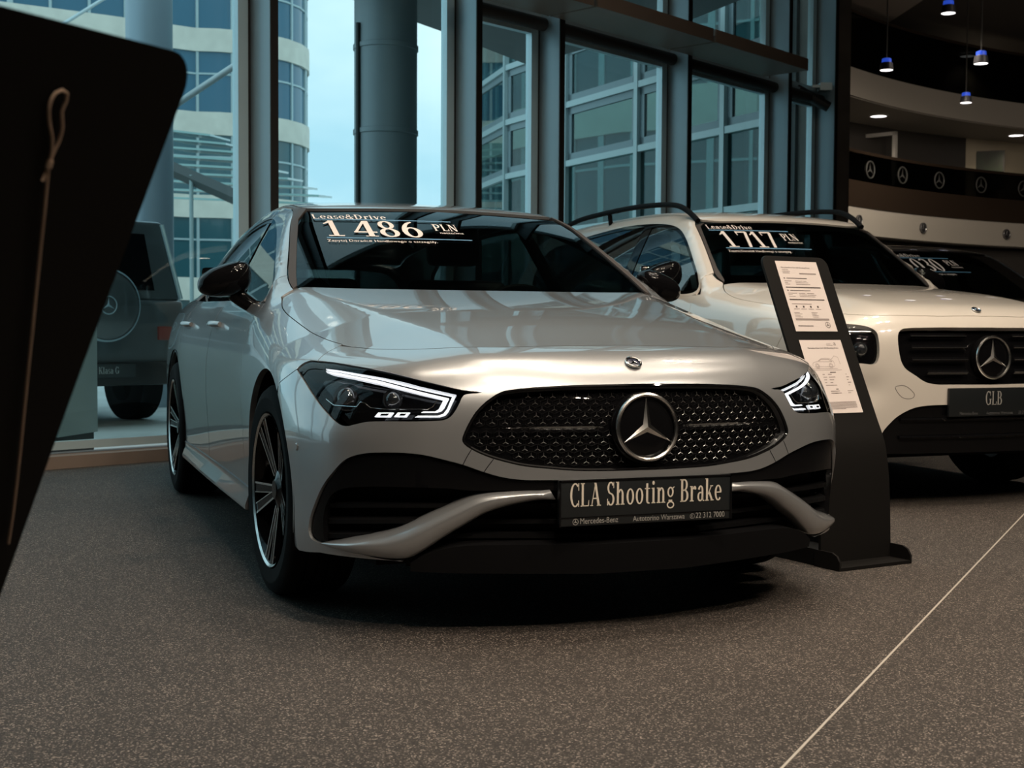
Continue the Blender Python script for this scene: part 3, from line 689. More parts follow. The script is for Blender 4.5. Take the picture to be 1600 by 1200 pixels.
# ------------------------------------------------------------------ car bodies: smooth surfaces cut into panels
class Body:
    def __init__(s, imp, x, y, yaw, cen=(0, -.1, .5)):
        s.imp = imp; s.x, s.y, s.yaw = x, y, yaw; s.cen = np.array(cen, float)
    def ray_px(s, px):
        """rays of the photograph's pixels in car space (right, forward, up)"""
        px = np.asarray(px, float); a = (px[:, 0]-800)/CAM_F; b = -(px[:, 1]-600)/CAM_F
        D = np.array(_fwd)[None]+a[:, None]*np.array(_cx)[None]+b[:, None]*np.array(_cy)[None]
        c, q = math.cos(s.yaw), math.sin(s.yaw)
        def loc(v): return np.stack([-(v[:, 0]*c+v[:, 1]*q), v[:, 0]*q-v[:, 1]*c, v[:, 2]], 1)
        O = loc(np.array([[-s.x, -s.y, CAM_H]]))
        return np.repeat(O, len(px), 0), loc(D)
    def hit(s, O, D, t0, t1, n, imp=None):
        imp = imp or s.imp
        ts = np.linspace(t0, t1, n)
        P = O[:, None]+D[:, None]*ts[None, :, None]
        V = imp(P[..., 0], P[..., 1], P[..., 2])
        neg = V < 0; i = np.argmax(neg, 1); ok = neg.any(1)
        i = np.where(ok, np.maximum(i, 1), np.argmin(V, 1)); i = np.maximum(i, 1)
        a = ts[i-1].copy(); b = ts[i].copy()
        for _ in range(34):
            m = .5*(a+b); p = O+D*m[:, None]; v = imp(p[:, 0], p[:, 1], p[:, 2]) < 0
            b = np.where(v & ok, m, b); a = np.where(v | ~ok, a, m)
            a = np.where(ok, a, b)
        return O+D*b[:, None]
    def cast(s, px, imp=None):
        O, D = s.ray_px(px); return s.hit(O, D, 2.2, 11.0, 500, imp)
    def lift(s, proj, uv, imp=None):
        uv = np.asarray(uv, float); n = len(uv); z = np.zeros(n)
        if proj == 'side': O = np.stack([z+1.25, uv[:, 0], uv[:, 1]], 1); D = np.tile([-1., 0, 0], (n, 1)); L = 1.25
        elif proj == 'top': O = np.stack([uv[:, 0], uv[:, 1], z+2.0], 1); D = np.tile([0, 0, -1.], (n, 1)); L = 1.6
        elif proj == 'rear': O = np.stack([uv[:, 0], z-4.6, uv[:, 1]], 1); D = np.tile([0, 1., 0], (n, 1)); L = 3.2
        elif proj == 'front': O = np.stack([uv[:, 0], z+1.3, uv[:, 1]], 1); D = np.tile([0, -1., 0], (n, 1)); L = 3.2
        else:
            az, el = uv[:, 0], uv[:, 1]
            d = np.stack([np.cos(el)*np.sin(az), np.cos(el)*np.cos(az), np.sin(el)], 1)
            O = s.cen+d*1.8; D = -d; L = 1.75
        return s.hit(O, D, 0, L, 160, imp)
    def drop(s, proj, P):
        P = np.asarray(P, float)
        if proj == 'side': return P[:, [1, 2]]
        if proj == 'top': return P[:, [0, 1]]
        if proj in ('front', 'rear'): return P[:, [0, 2]]
        q = P-s.cen
        return np.stack([np.arctan2(q[:, 0], q[:, 1]), np.arctan2(q[:, 2], np.hypot(q[:, 0], q[:, 1]))], 1)
    def normal(s, P, imp=None):
        imp = imp or s.imp; h = 1.5e-3; G = []
        for k in range(3):
            e = np.zeros(3); e[k] = h
            A = P+e; B = P-e
            G.append(imp(A[:, 0], A[:, 1], A[:, 2])-imp(B[:, 0], B[:, 1], B[:, 2]))
        G = np.stack(G, 1); return G/np.maximum(np.linalg.norm(G, axis=1), 1e-9)[:, None]
    def panel(s, name, outline, m, parent, proj, holes=(), sp=.03, gap=.0015, hem=.012, off=0.0, imp=None, side=1, edge=None, lift_fn=None, puff=None):
        """outline/holes in the projection's plane -> a thin curved panel with folded edges"""
        edge = edge or sp*.6
        o2 = resample(inset(resample(outline, edge), gap) if gap else outline, edge)
        hs = [resample(h, edge) for h in holes]
        uv, T = tri_fill(o2, hs, sp)
        P = s.lift(proj, uv, imp) if lift_fn is None else lift_fn(uv)
        N = s.normal(P, imp)
        P = P+N*off
        if puff:                                  # swell towards the middle of the panel
            d = seg_dist(uv, o2); t = np.clip(d/puff[1], 0, 1)
            P = P+N*(puff[0]*np.sqrt(1-(1-t)**2))[:, None]
        a = P[T]; fn = np.cross(a[:, 1]-a[:, 0], a[:, 2]-a[:, 0])
        if (np.einsum('ij,ij->i', fn, N[T].mean(1)) < 0).mean() > .5: T = T[:, ::-1]
        V = [tuple(p) for p in P]; F = [tuple(t) for t in T]; LN = [tuple(N[i]) for t in T for i in t]
        if hem:
            cnt = {}
            for t in T:
                for i in range(3):
                    k = (t[i], t[(i+1) % 3]); cnt[k] = cnt.get(k, 0)+1
            bd = [k for k in cnt if (k[1], k[0]) not in cnt]
            ids = {}
            def low(i):
                if i not in ids: ids[i] = len(V); V.append(tuple(P[i]-N[i]*hem))
                return ids[i]
            for a_, b_ in bd:
                F.append((b_, a_, low(a_), low(b_)))
                q = np.cross(P[b_]-P[a_], N[a_]); q = q/max(np.linalg.norm(q), 1e-9)
                LN += [tuple(q)]*4
        if side < 0:
            V = [(-x, y, z) for x, y, z in V]; F2 = []; L2 = []; k = 0
            for f in F:
                F2.append(tuple(reversed(f))); L2 += [(-n[0], n[1], n[2]) for n in reversed(LN[k:k+len(f)])]; k += len(f)
            F, LN = F2, L2
        me = mesh(name, V, F)
        if puff:                                  # recompute the face normals of the swollen sheet, keep the folded edges crisp
            Pv = np.array(V[:len(P)]); Tv = np.array(F[:len(T)]); a = Pv[Tv]; fn = np.cross(a[:, 1]-a[:, 0], a[:, 2]-a[:, 0])
            VN = np.zeros((len(P), 3))
            for c in range(3): np.add.at(VN, Tv[:, c], fn)
            VN /= np.maximum(np.linalg.norm(VN, axis=1), 1e-12)[:, None]
            LN[:3*len(T)] = [tuple(VN[i]) for t in Tv for i in t]
        me.normals_split_custom_set(LN)
        return obj(name, me, m, parent)
    def on(s, pts_px, proj, imp=None):
        return s.drop(proj, s.cast(pts_px, imp))
def mirror_half(h):
    """half outline that starts and ends at u = 0 -> closed outline"""
    h = [tuple(p) for p in h]
    return np.array(h+[(-x, y) for x, y in reversed(h) if abs(x) > 1e-6])
# ------------------------------------------------------------------ the silver estate car
_W = spl([-3.8, -3.5, -3.1, -2.73, -2.2, -1.4, -.7, -.2, .1, .4, .7], [.80, .85, .878, .890, .888, .886, .892, .901, .904, .897, .875])
_Pz = spl([.14, .25, .35, .5, .6, .7, .8, .88, .95, 1.0, 1.1], [.030, .012, .009, .003, .0, .004, .018, .042, .082, .125, .24])
_Tc = spl([-3.8, -2.7, -1.5, -.6, -.35, .1, .45, .645, .75, .826, .90, 1.0], [1.02, 1.06, 1.04, 1.020, .990, .926, .862, .817, .792, .765, .728, .66])
_N0 = spl([.10, .20, .30, .40, .50, .60, .70, .78, .90], [.865, .885, .900, .906, .906, .899, .882, .858, .80])
def cla_lower(X, F, Z):
    X = np.sqrt(X*X+1e-6)
    side = X-(_W(F)-_Pz(Z))
    a = np.interp(F, [-.6, .1, .7], [.02, .070, .078]); k = np.interp(F, [-.6, -.3, .1, .45, .7], [.25, .25, .22, .16, .08])
    xc = np.interp(F, [-.545, .71], [.69, .43])
    top = (Z-(_Tc(F)-a*X*X-k*softplus(X-xc, .008)))*.95
    nx = .33*X*X+(1.3+1.3*np.clip((Z-.56)/.16, 0, 1))*np.maximum(X-.6, 0)**2
    nose = (F-(_N0(Z)-nx))/np.sqrt(1+(.66*X)**2)
    d = smax(side, top, .13)
    d = smax(d, nose, .17)
    d = smax(d, (-3.76+.22*X*X+.10*np.maximum(Z-.6, 0)-F), .3)
    return smax(d, .13-Z, .03)
_R = spl([-3.8, -3.4, -2.9, -2.4, -1.9, -1.5, -1.3, -1.06, -.9], [1.17, 1.275, 1.362, 1.410, 1.425, 1.408, 1.387, 1.352, 1.320])
def cla_upper(X, F, Z):
    X = np.sqrt(X*X+1e-6)
    roof = Z-(_R(F)-.05*X*X-.10*X**4)
    zz = Z-.95
    side = (X-(.797-.46*zz-.16*zz*np.abs(zz)-.030*np.maximum(-1.5-F, 0)-.012*np.maximum(-1.6-F, 0)**2))*.90
    wind = (F-(-.375-1.86*(Z-1.0)-.25*(Z-1.0)**2-.30*X*X))/2.2
    back = (-3.62+.9*(Z-1.05)+.15*X*X-F)/1.35
    d = smax(roof, side, .085)
    d = smax(d, wind, .035)
    return np.maximum(smax(d, back, .1), .88-Z)
CLA = Body(cla_lower, .0582119, 4.4847305, .3587783)
M_SILVER = paint('silver_metallic_paint', (.35, .36, .37), .62, .31)
M_GLOSSBLACK = mat('gloss_black', (.004, .004, .0045), .03, spec=.20)
M_BLACK = mat('matt_black', (.004, .004, .0045), .7, spec=.1)
M_TRIM = mat('black_trim', (.035, .028, .025), .5)
M_RUBBER = mat('tyre_rubber', (.007, .007, .007), .85, spec=.10, noise=(60, .25))
M_CHROME = mat('chrome', (.75, .75, .74), .10, 1.0)
M_DARKCHROME = mat('satin_chrome', (.55, .54, .53), .25, 1.0)
M_STAR = mat('badge_chrome', (.72, .71, .69), .20, 1.0)
M_CARGLASS = glass('tinted_glass', (.12, .155, .155), 1.5, .015)
M_SIDEGLASS = glass('side_window_glass', (.30, .36, .35), 1.6, .10)
M_LENS = glass('lamp_cover', (.85, .87, .88), 1.45)
M_LED = mat('lit_lamp', (.9, .92, .95), .4, emit=(.93, .95, 1.0), estr=.9)
M_LENSGLASS = mat('projector_lens', (.02, .022, .025), .05, coat=1.0)
M_INTERIOR = mat('cabin_trim', (.012, .012, .013), .6)
M_SEAT = mat('seat_leather', (.018, .017, .017), .45)
M_WHEELBLACK = mat('black_wheel', (.004, .004, .0045), .12, spec=.18)
M_MACHINED = mat('machined_aluminium', (.62, .62, .61), .22, 1.0)
M_STICKER = mat('cream_vinyl', (.66, .60, .56), .6)
M_BLUE = mat('blue_vinyl', (.08, .20, .32), .6)
M_PLATETEXT = mat('plate_lettering', (.62, .56, .47), .6)
M_PLATE = mat('plate_black', (.010, .012, .013), .35)
M_GREYTEXT = mat('plate_small_lettering', (.30, .29, .27), .5)

RX = Matrix.Rotation(PI/2, 4, 'Y')                       # z axis -> x axis
def arc_pts(cF, cZ, r, a0, a1, n=26):
    return [(cF+r*math.cos(math.radians(a0+(a1-a0)*k/n)), cZ+r*math.sin(math.radians(a0+(a1-a0)*k/n))) for k in range(n+1)]

def build_wheel(parent, F, X, R, rim_r, spokes=5, rot=0.0, tyre_w=.225):
    """wheel with its outer face towards +X when X > 0; mirrored by rotation otherwise"""
    mb = MB(); hw = tyre_w/2
    M = RX
    # rim barrel, lip and hub dish
    mb.lathe([(rim_r*.98, -hw*.8), (rim_r*.90, -hw*.6), (rim_r*.90, hw*.62), (rim_r*.955, hw*.90), (rim_r, hw*.975), (rim_r, hw*.80)], 64, M)
    mb.lathe([(0, hw*.80), (.030, hw*.80), (.034, hw*.76), (.060, hw*.70), (.066, hw*.45)], 32, M)
    mb.lathe([(.03, -.02), (rim_r*.9, -.03)], 48, M)
    sil = MB()
    for k in range(spokes):
        a = rot+2*PI*k/spokes
        for sgn in (-1, 1):
            a1 = a+sgn*.16; a2 = a+sgn*.155
            p0 = Vector((.052*math.cos(a1*1), .052*math.sin(a1), hw*.68)); p1 = Vector((rim_r*.965*math.cos(a2), rim_r*.965*math.sin(a2), hw*.90))
            d = (p1-p0); d.normalize(); s = Vector((-d.y, d.x, 0)).normalized()
            w0, w1, dep = .0135, .0185, .030
            q = [p0-s*w0, p0+s*w0, p1+s*w1, p1-s*w1]
            low = [v-Vector((0, 0, dep)) for v in q]
            mb.add([M @ v for v in q+low], [(0, 1, 2, 3), (4, 7, 6, 5), (0, 4, 5, 1), (1, 5, 6, 2), (2, 6, 7, 3), (3, 7, 4, 0)])
            e0, e1 = (q[1], q[2]) if sgn > 0 else (q[0], q[3])
            ins = -s*.0065*sgn
            up = Vector((0, 0, .0012))
            sil.add([M @ (v+up) for v in (e0, e1, e1+ins, e0+ins)], [(0, 1, 2, 3)])
            f0, f1 = (q[0], q[3]) if sgn > 0 else (q[1], q[2])
            sil.add([M @ (v+up) for v in (f0, f1, f1-ins*.5, f0-ins*.5)], [(0, 1, 2, 3)])
    sil.lathe([(rim_r*.962, hw*.925), (rim_r*.990, hw*.975)], 64, M)
    for k in range(spokes):
        a = rot+2*PI*(k+.5)/spokes
        mb.lathe([(0, .0), (.009, .0), (.009, -.012)], 8, M @ Matrix.Translation((.045*math.cos(a), .045*math.sin(a), hw*.71)))
    w = mb.build('wheel', M_WHEELBLACK, parent)
    sil.build('machined_edge', M_MACHINED, w, autosmooth=False)
    ty = MB(); r0 = rim_r*.97
    prof = [(r0, -hw*.72), (rim_r+.015, -hw*.93), (R-.045, -hw), (R-.016, -hw*.93), (R-.003, -hw*.78)]
    for g in (-.45, -.15, .15, .45):
        prof += [(R-.001, hw*(g-.06)), (R-.008, hw*(g-.05)), (R-.008, hw*(g+.05)), (R-.001, hw*(g+.06))]
    prof += [(R-.003, hw*.78), (R-.016, hw*.93), (R-.040, hw*.995), (R-.043, hw*1.005), (R-.047, hw*.995), (rim_r+.015, hw*.985), (rim_r+.004, hw*.96), (r0, hw*.80)]
    ty.lathe(prof, 72, M)
    ty.build('tyre', M_RUBBER, w)
    bd = MB(); bd.lathe([(.07, .0), (rim_r*.68, .0), (rim_r*.68, -.025), (.07, -.025)], 48, M)
    b = bd.build('brake_disc', mat('brake_iron', (.10, .10, .10), .4, .8), w); b.location.x = .005
    w.location = (X, F, R)
    if X < 0: w.rotation_euler = (0, 0, PI)
    return w

def half_px(body, pts, proj, imp=None, d=.012):
    return smooth_curve(body.on(np.array(pts, float), proj, imp), d)

def cla_all(X, F, Z): return -smax(-cla_lower(X, F, Z), -cla_upper(X, F, Z), .035)

def build_seat(parent, x, y, z, m, w=.25, s=1.0):
    """front seat: cushion with backrest and head restraint as sub-parts"""
    mb = MB(); mb.box((-w, -.25, 0), (w, .27, .16)); c = mb.build('seat', m, parent, bevel=.05, seg=3); c.location = (x, y, z)
    mb = MB(); mb.box((-w, -.07, 0), (w, .07, .62), Matrix.Translation((0, -.24, .12)) @ Matrix.Rotation(.28, 4, 'X'))
    mb.build('backrest', m, c, bevel=.05, seg=3)
    mb = MB(); mb.box((-.13, -.05, 0), (.13, .05, .19), Matrix.Translation((0, -.43, .80)) @ Matrix.Rotation(.15, 4, 'X'))
    mb.build('head_restraint', m, c, bevel=.04, seg=3)
    return c

def build_mirror(parent, body, X, F, Z, m, side, size=(.115, .085, .068)):
    """door mirror: shaped cap on a stalk"""
    mb = MB(); n, k = 36, 20; vs = []
    for i in range(k+1):
        el = -PI/2+PI*i/k
        for j in range(n):
            az = 2*PI*j/n
            c = lambda t, e: math.copysign(abs(t)**e, t)
            x = c(math.cos(el), .75)*c(math.cos(az), .75); y = c(math.cos(el), .75)*c(math.sin(az), .75); z = c(math.sin(el), .8)
            taper = 1-.22*x                                            # slimmer towards the outer end
            if y < 0: y *= .45                                         # flat back where the glass sits
            vs.append((x*size[0], y*size[1], z*size[2]*taper-.020*x))
    fs = [(i*n+j, i*n+(j+1) % n, (i+1)*n+(j+1) % n, (i+1)*n+j) for i in range(k) for j in range(n)]
    rot = Matrix.Rotation(-.18, 4, 'Z')
    mb.add([rot @ Vector(v) for v in vs], fs, True)
    c = mb.build('wing_mirror', m, parent)
    c.location = (X*side, F, Z)
    if side < 0: c.scale = (-1, 1, 1)
    st = MB(); p = [Vector((-.035, .0, -.045)), Vector((-.07, .005, -.075)), Vector((-.115, .015, -.105)), Vector((-.15, .02, -.115))]
    st.tube(p, [.034, .030, .028, .030], 14)
    st.build('mirror_stalk', m, c)
    g = MB(); g.box((-size[0]*.85, -size[1]*.47, -size[2]*.78), (size[0]*.85, -size[1]*.42, size[2]*.78), rot)
    g.build('mirror_glass', M_CHROME, c, bevel=.015)
    return c

def build_cla():
    B = CLA
    root = empty('estate_car', (B.x, B.y, 0), PI+B.yaw)
    tag(root, 'silver estate car in front, studded grille, price 1 486 on its windscreen', 'car', 'showroom cars')
    A1, A2 = .337, -2.729
    AR = .386
    # ---------- bonnet
    shut = smooth_curve([(0, .683), (.16, .683), (.35, .665), (.5, .615), (.62, .53), (.70, .42), (.745, .28), (.770, .09), (.785, -.14), (.787, -.26), (.780, -.35), (.757, -.46)], .02)
    cowl = smooth_curve([(.735, -.535), (.60, -.50), (.40, -.435), (.2, -.395), (0, -.385)], .03)
    half = np.concatenate([shut, cowl])
    B.panel('bonnet', mirror_half(half), M_SILVER, root, 'top', sp=.028, imp=cla_lower)
    cw = np.concatenate([cowl+np.array([0, .03]), cowl[::-1]+np.array([0, -.12])])
    B.panel('cowl', mirror_half(cw[::-1]), M_BLACK, root, 'top', sp=.05, imp=cla_lower, off=-.025)
    # ---------- front bumper with its openings
    S = lambda pts, d=.012: half_px(B, pts, 'sph', cla_lower, d)
    shut3 = B.lift('top', shut, cla_lower); shut_s = B.drop('sph', shut3)
    k_end = int(np.argmin(np.abs(shut[:, 1]-.40)))                    # where bonnet, wing and bumper meet
    lamp_top = S([(496, 564.5), (516, 566), (550, 571.5), (597.5, 580), (650, 593), (695, 604), (721, 610), (752, 613.5)])
    lamp_bot = S([(752, 613.5), (724, 617), (718, 628), (711, 641), (704, 650), (695, 655), (660, 657.5), (597, 657.5), (572, 658.5), (556, 662), (542, 665), (532, 663), (523, 657), (513, 647), (500, 632), (486, 612), (475, 594), (464, 577)])
    lamp_end = S([(464, 577), (472, 569), (484, 564), (496, 564.5)])
    seam = S([(464, 577), (449, 588), (435, 600)])
    d435 = B.drop('side', B.cast(np.array([(435., 600.)]), cla_lower))[0]
    a435 = math.degrees(math.atan2(d435[1]-A1, d435[0]))
    arch_f = B.drop('sph', B.lift('side', arc_pts(0, A1, AR, a435, -12), cla_lower))
    low = B.drop('sph', B.lift('side', [(.385, .215), (.42, .208)], cla_lower))
    lip = S([(500, 864), (530, 869), (560, 872.5), (600, 876), (630, 877.5)])
    cut = S([(630, 876.8), (600, 873), (570, 867), (541, 860), (520, 853), (505, 849), (494, 846), (486, 841), (482.5, 830), (483.5, 815), (491, 790), (505, 759), (525, 733), (535, 722.5), (546, 715.5), (569, 709.5), (612.5, 708), (656, 711), (693, 719), (723, 727), (756, 738.5), (785, 746.5), (814, 750.5), (865, 751), (930, 750)])
    mid_v = cut[-1][1]
    half = np.concatenate([shut_s[:k_end], S([(536, 538), (516, 548), (496, 564.5)])[1:-1], lamp_top, lamp_bot[1:-1], seam, arch_f[1:], low, lip, cut[1:], [(0, mid_v-.002)]])
    half[0, 0] = 0
    gl = S([(1012, 599), (946, 600.5), (890, 602), (837, 605), (805, 608), (784, 612), (765, 623), (754, 632), (743, 644), (734, 658), (727, 672), (722, 687), (725, 694), (736, 702), (752, 710), (771, 717), (815, 728), (860, 733), (902, 736), (960, 736), (1010, 734.5)])
    gl = np.array([p for p in gl if p[0] > .004]); gl = np.concatenate([[(0, gl[0][1])], gl, [(0, gl[-1][1])]])
    grille_out = mirror_half(gl)
    bump = B.panel('front_bumper', mirror_half(half), M_SILVER, root, 'sph', holes=[grille_out], sp=.024, hem=.060, imp=cla_lower)
    # park sensors and seams of the bumper
    for sx in (1, -1):
        c = B.cast(np.array([(463.5, 698.)]), cla_lower); n = B.normal(c, cla_lower)[0]; c = c[0]
        mb = MB(); q = Vector((n[0], n[1], n[2])).to_track_quat('Z', 'Y').to_matrix().to_4x4()
        mb.lathe([(0, .003), (.009, .003), (.011, .001), (.0125, .001), (.0125, -.004)], 20, Matrix.Translation(c) @ q)
        o = mb.build('park_sensor', M_SILVER, bump)
        if sx < 0: o.scale = (-1, 1, 1)
    for seg in ([(723, 727), (729, 715), (736.5, 702.5)], [(756, 738), (763, 728), (771, 717.5)]):
        P = B.cast(np.array(seg, float), cla_lower)
        for sx in (1, -1):
            mb = MB(); mb.tube([(p[0]*sx, p[1], p[2]) for p in P], .0011, 5); mb.build('bumper_seam', M_BLACK, bump)
    # ---------- grille
    gr = B.panel('grille', inset(grille_out, -.006), M_GLOSSBLACK, root, 'sph', sp=.03, hem=0, off=-.030, gap=0, imp=cla_lower)
    rim_o = resample(grille_out, .012)
    rimP = B.lift('sph', inset(rim_o, .003), cla_lower); rimN = B.normal(rimP, cla_lower)
    mb = MB(); mb.tube(list(rimP-rimN*.004), .0045, 6, closed=True, caps=False)
    mb.build('grille_surround', M_GLOSSBLACK, gr)
    cz, cX = .583, 0.0
    cF = B.lift('front', [(0, cz)], cla_lower)[0][1]
    st = MB(); bars = MB()
    gin = inset(grille_out, .016)
    zs = [.697, .678, .659, .640, .622, .603, .566, .547, .528, .509, .491, .474]
    def gplace(x, z, h):
        P = B.lift('front', [(x, z)], cla_lower); N = B.normal(P, cla_lower)
        return P[0]-N[0]*(.024-h), N[0]
    for r, z in enumerate(zs):
        for k in range(-16, 17):
            x = (k+(.5 if r % 2 else 0))*.0345
            if math.hypot(x, z-cz) < .103: continue
            P = B.lift('front', [(x, z)], cla_lower)
            if not inside(B.drop('sph', P), gin)[0]: continue
            N = Vector(B.normal(P, cla_lower)[0]); C0 = Vector(P[0])-N*.022
            ux = Vector((0, 0, 1)).cross(N).normalized(); uz = N.cross(ux)
            for a in (90, 210, 330):
                d = ux*math.cos(math.radians(a))+uz*math.sin(math.radians(a)); s = N.cross(d)
                st.add([C0+s*.0010, C0-s*.0010, C0+d*.0090-s*.0006, C0+d*.0090+s*.0006, C0+N*.0012, C0+d*.0090+N*.0006], [(0, 4, 5, 3), (4, 1, 2, 5), (3, 5, 2)])
            hexr = [C0+N*-.004+ux*.0172*math.cos(PI/6+PI*q/3)+uz*.0124*math.sin(PI/6+PI*q/3) for q in range(6)]
            bars.tube(hexr, .0009, 4, closed=True, caps=False)
    s_ = st.build('grille_studs', mat('stud_chrome', (.50, .49, .47), .28, 1.0), gr, autosmooth=False)
    bars.build('grille_mesh', M_BLACK, gr)
    for sx in (1, -1):
        mb = MB(); prev = []
        for i in range(25):
            x = .125+(.475-.125)*i/24; h = .0045*math.sin(PI*min(1, max(.04, (24-i)/14)) / 2)*(1 if i > 0 else .4)
            P, N = gplace(x, cz+.002, .012)
            prev.append([P+np.array([0, 0, h]), P+N*.006, P-np.array([0, 0, h])])
        vs = [p for t in prev for p in t]; fs = []
        for i in range(24):
            for j in range(2): fs.append((i*3+j, i*3+j+1, i*3+3+j+1, i*3+3+j))
        if sx < 0: vs = [(-p[0], p[1], p[2]) for p in vs]
        mb.add(vs, fs, True); mb.build('grille_louvre', M_CHROME, gr)
    cN = Vector((0, math.cos(.10), math.sin(.10))); cU = Vector((1, 0, 0)).cross(cN); cC = Vector((0, cF-.010, cz))
    mb = MB(); mm = Matrix.Translation(cC) @ cN.to_track_quat('Z', 'Y').to_matrix().to_4x4()
    mb.lathe([(0, .014), (.05, .013), (.085, .009), (.094, .003), (.100, -.012)], 56, mm)
    em = mb.build('grille_badge', M_GLOSSBLACK, gr)
    star_badge(em, lambda x, y, h: cC+Vector((1, 0, 0))*x+cU*y+cN*(h+.010), .090, M_STAR, 'badge_star', ridge=.0065, base=.004, tube=.0062)
    # bonnet emblem: small round badge
    P = B.lift('top', [(0, .812)], cla_lower); N = Vector(B.normal(P, cla_lower)[0]); P = Vector(P[0])
    U = Vector((1, 0, 0)).cross(N)
    if U.z < 0: U = -U
    mm = Matrix.Translation(P) @ N.to_track_quat('Z', 'Y').to_matrix().to_4x4()
    mb = MB(); mb.lathe([(0, .004), (.020, .004), (.022, .003)], 32, mm); rb = mb.build('bonnet_badge', mat('badge_blue', (.03, .035, .06), .2, coat=.5), root)
    star_badge(rb, lambda x, y, h: P+Vector((1, 0, 0))*x+U*y+N*(h+.003), .0215, M_CHROME, 'badge_star', ridge=.004, base=.001, tube=.0035)
    # ---------- lower intakes
    op_top = cut[::-1]
    open_half = np.concatenate([[(0, mid_v)], op_top, S([(630, 892), (760, 897), (900, 897)])])
    open_half = np.concatenate([open_half, [(0, open_half[-1][1])]])
    B.panel('intake_lining', inset(mirror_half(open_half), -.012), M_BLACK, root, 'sph', sp=.05, hem=0, off=-.075, gap=0, imp=cla_lower)
    band = np.concatenate([[(0, mid_v+.001)], S([(930, 750), (865, 751), (814, 750.5), (785, 746.5), (756, 738.5), (723, 727), (693, 719), (656, 711), (612.5, 708), (569, 709.5), (546, 715.5), (535, 722.5), (525, 733), (505, 759), (491, 790), (483.5, 815), (484, 832), (493, 845), (504, 848)]),
        S([(503, 836), (502, 815), (505, 795), (515, 775), (530, 766), (570, 762), (640, 763), (700, 765), (735, 768), (785, 768), (857, 768), (930, 768)])])
    band = np.concatenate([band, [(0, band[-1][1])]])
    B.panel('intake_blade', mirror_half(band), M_GLOSSBLACK, root, 'sph', sp=.03, hem=.05, off=-.008, imp=cla_lower)
    # inner slats
    for y_px in (790, 815, 838):
        L = B.cast(np.array([(x, y_px) for x in range(520, 1000, 24)], float), cla_lower)
        L = [p for p in L if p[0] > 0]
        for sx in (1, -1):
            mb = MB()
            for w in range(len(L)-1):
                a, b = L[w], L[w+1]
                q = [(sx*a[0], a[1]-.045, a[2]), (sx*b[0], b[1]-.045, b[2]), (sx*b[0], b[1]-.085, b[2]+.008), (sx*a[0], a[1]-.085, a[2]+.008)]
                mb.add(q+[(p[0], p[1], p[2]-.012) for p in q], [(0, 1, 2, 3), (7, 6, 5, 4), (0, 4, 5, 1)])
            mb.build('intake_slat', M_BLACK, root, autosmooth=False)
    b_top = [(503, 848), (520, 846), (541, 842.5), (570, 838.5), (595, 834.5), (618, 828), (641, 818.5), (684, 799), (727.5, 779), (742, 773), (760, 769), (785, 766.5), (820, 765), (859, 765)]
    b_bot = [(500, 850), (520, 857), (541, 863), (584, 871.5), (612, 875), (636, 874), (652, 868), (670, 857), (700, 837), (727.5, 821), (756, 804.5), (775, 797), (796.5, 791), (837, 783), (868.5, 781)]
    def even(pts, n):
        c = S(pts, .004); s_ = np.r_[0, np.cumsum(np.linalg.norm(np.diff(c, axis=0), axis=1))]; q = np.linspace(0, s_[-1], n)
        return np.stack([np.interp(q, s_, c[:, 0]), np.interp(q, s_, c[:, 1])], 1)
    nb = 60; ct, cb = even(b_top, nb), even(b_bot, nb)
    prof_t = [0, .0, .06, .16, .30, .36, .42, .55, .70, .85, .95, 1.0, 1.0]; prof_o = [-.07, -.030, -.018, -.004, .010, .0135, .0145, .0145, .012, .007, .000, -.010, -.05]
    fade = np.clip(np.minimum(np.arange(nb)/10., (nb-1-np.arange(nb))/3.), 0, 1)
    for sx in (1, -1):
        vs = []; 
        for t, o_ in zip(prof_t, prof_o):
            P = B.lift('sph', ct+(cb-ct)*t, cla_lower); N = B.normal(P, cla_lower)
            vs.append(P+N*((o_*fade if o_ > 0 else o_*(.35+.65*fade)))[:, None])
        V = np.concatenate(vs); V[:, 0] *= sx; kk = len(prof_t)
        mb = MB(); mb.add(V, [(r*nb+c, r*nb+c+1, (r+1)*nb+c+1, (r+1)*nb+c) for r in range(kk-1) for c in range(nb-1)], True)
        mb.add([V[r*nb+nb-1] for r in range(kk)], [tuple(range(kk))])
        mb.build('bumper_blade', M_SILVER, root)
    top_h = S([(930, 850), (800, 851), (720, 853), (690, 858), (660, 868), (640, 880)]); bot_h = S([(640, 894), (700, 897), (800, 898), (930, 898)])
    sp_half = np.concatenate([[(0, top_h[0][1])], top_h, bot_h, [(0, bot_h[-1][1])]])
    B.panel('front_splitter', mirror_half(sp_half), M_BLACK, root, 'sph', sp=.03, hem=.06, off=-.002, imp=cla_lower)
    # ---------- headlamps
    lamp = np.concatenate([lamp_top, lamp_bot[1:-1], lamp_end[:-1]])
    deep = lambda X, F, Z: cla_lower(X, F, Z)+.024
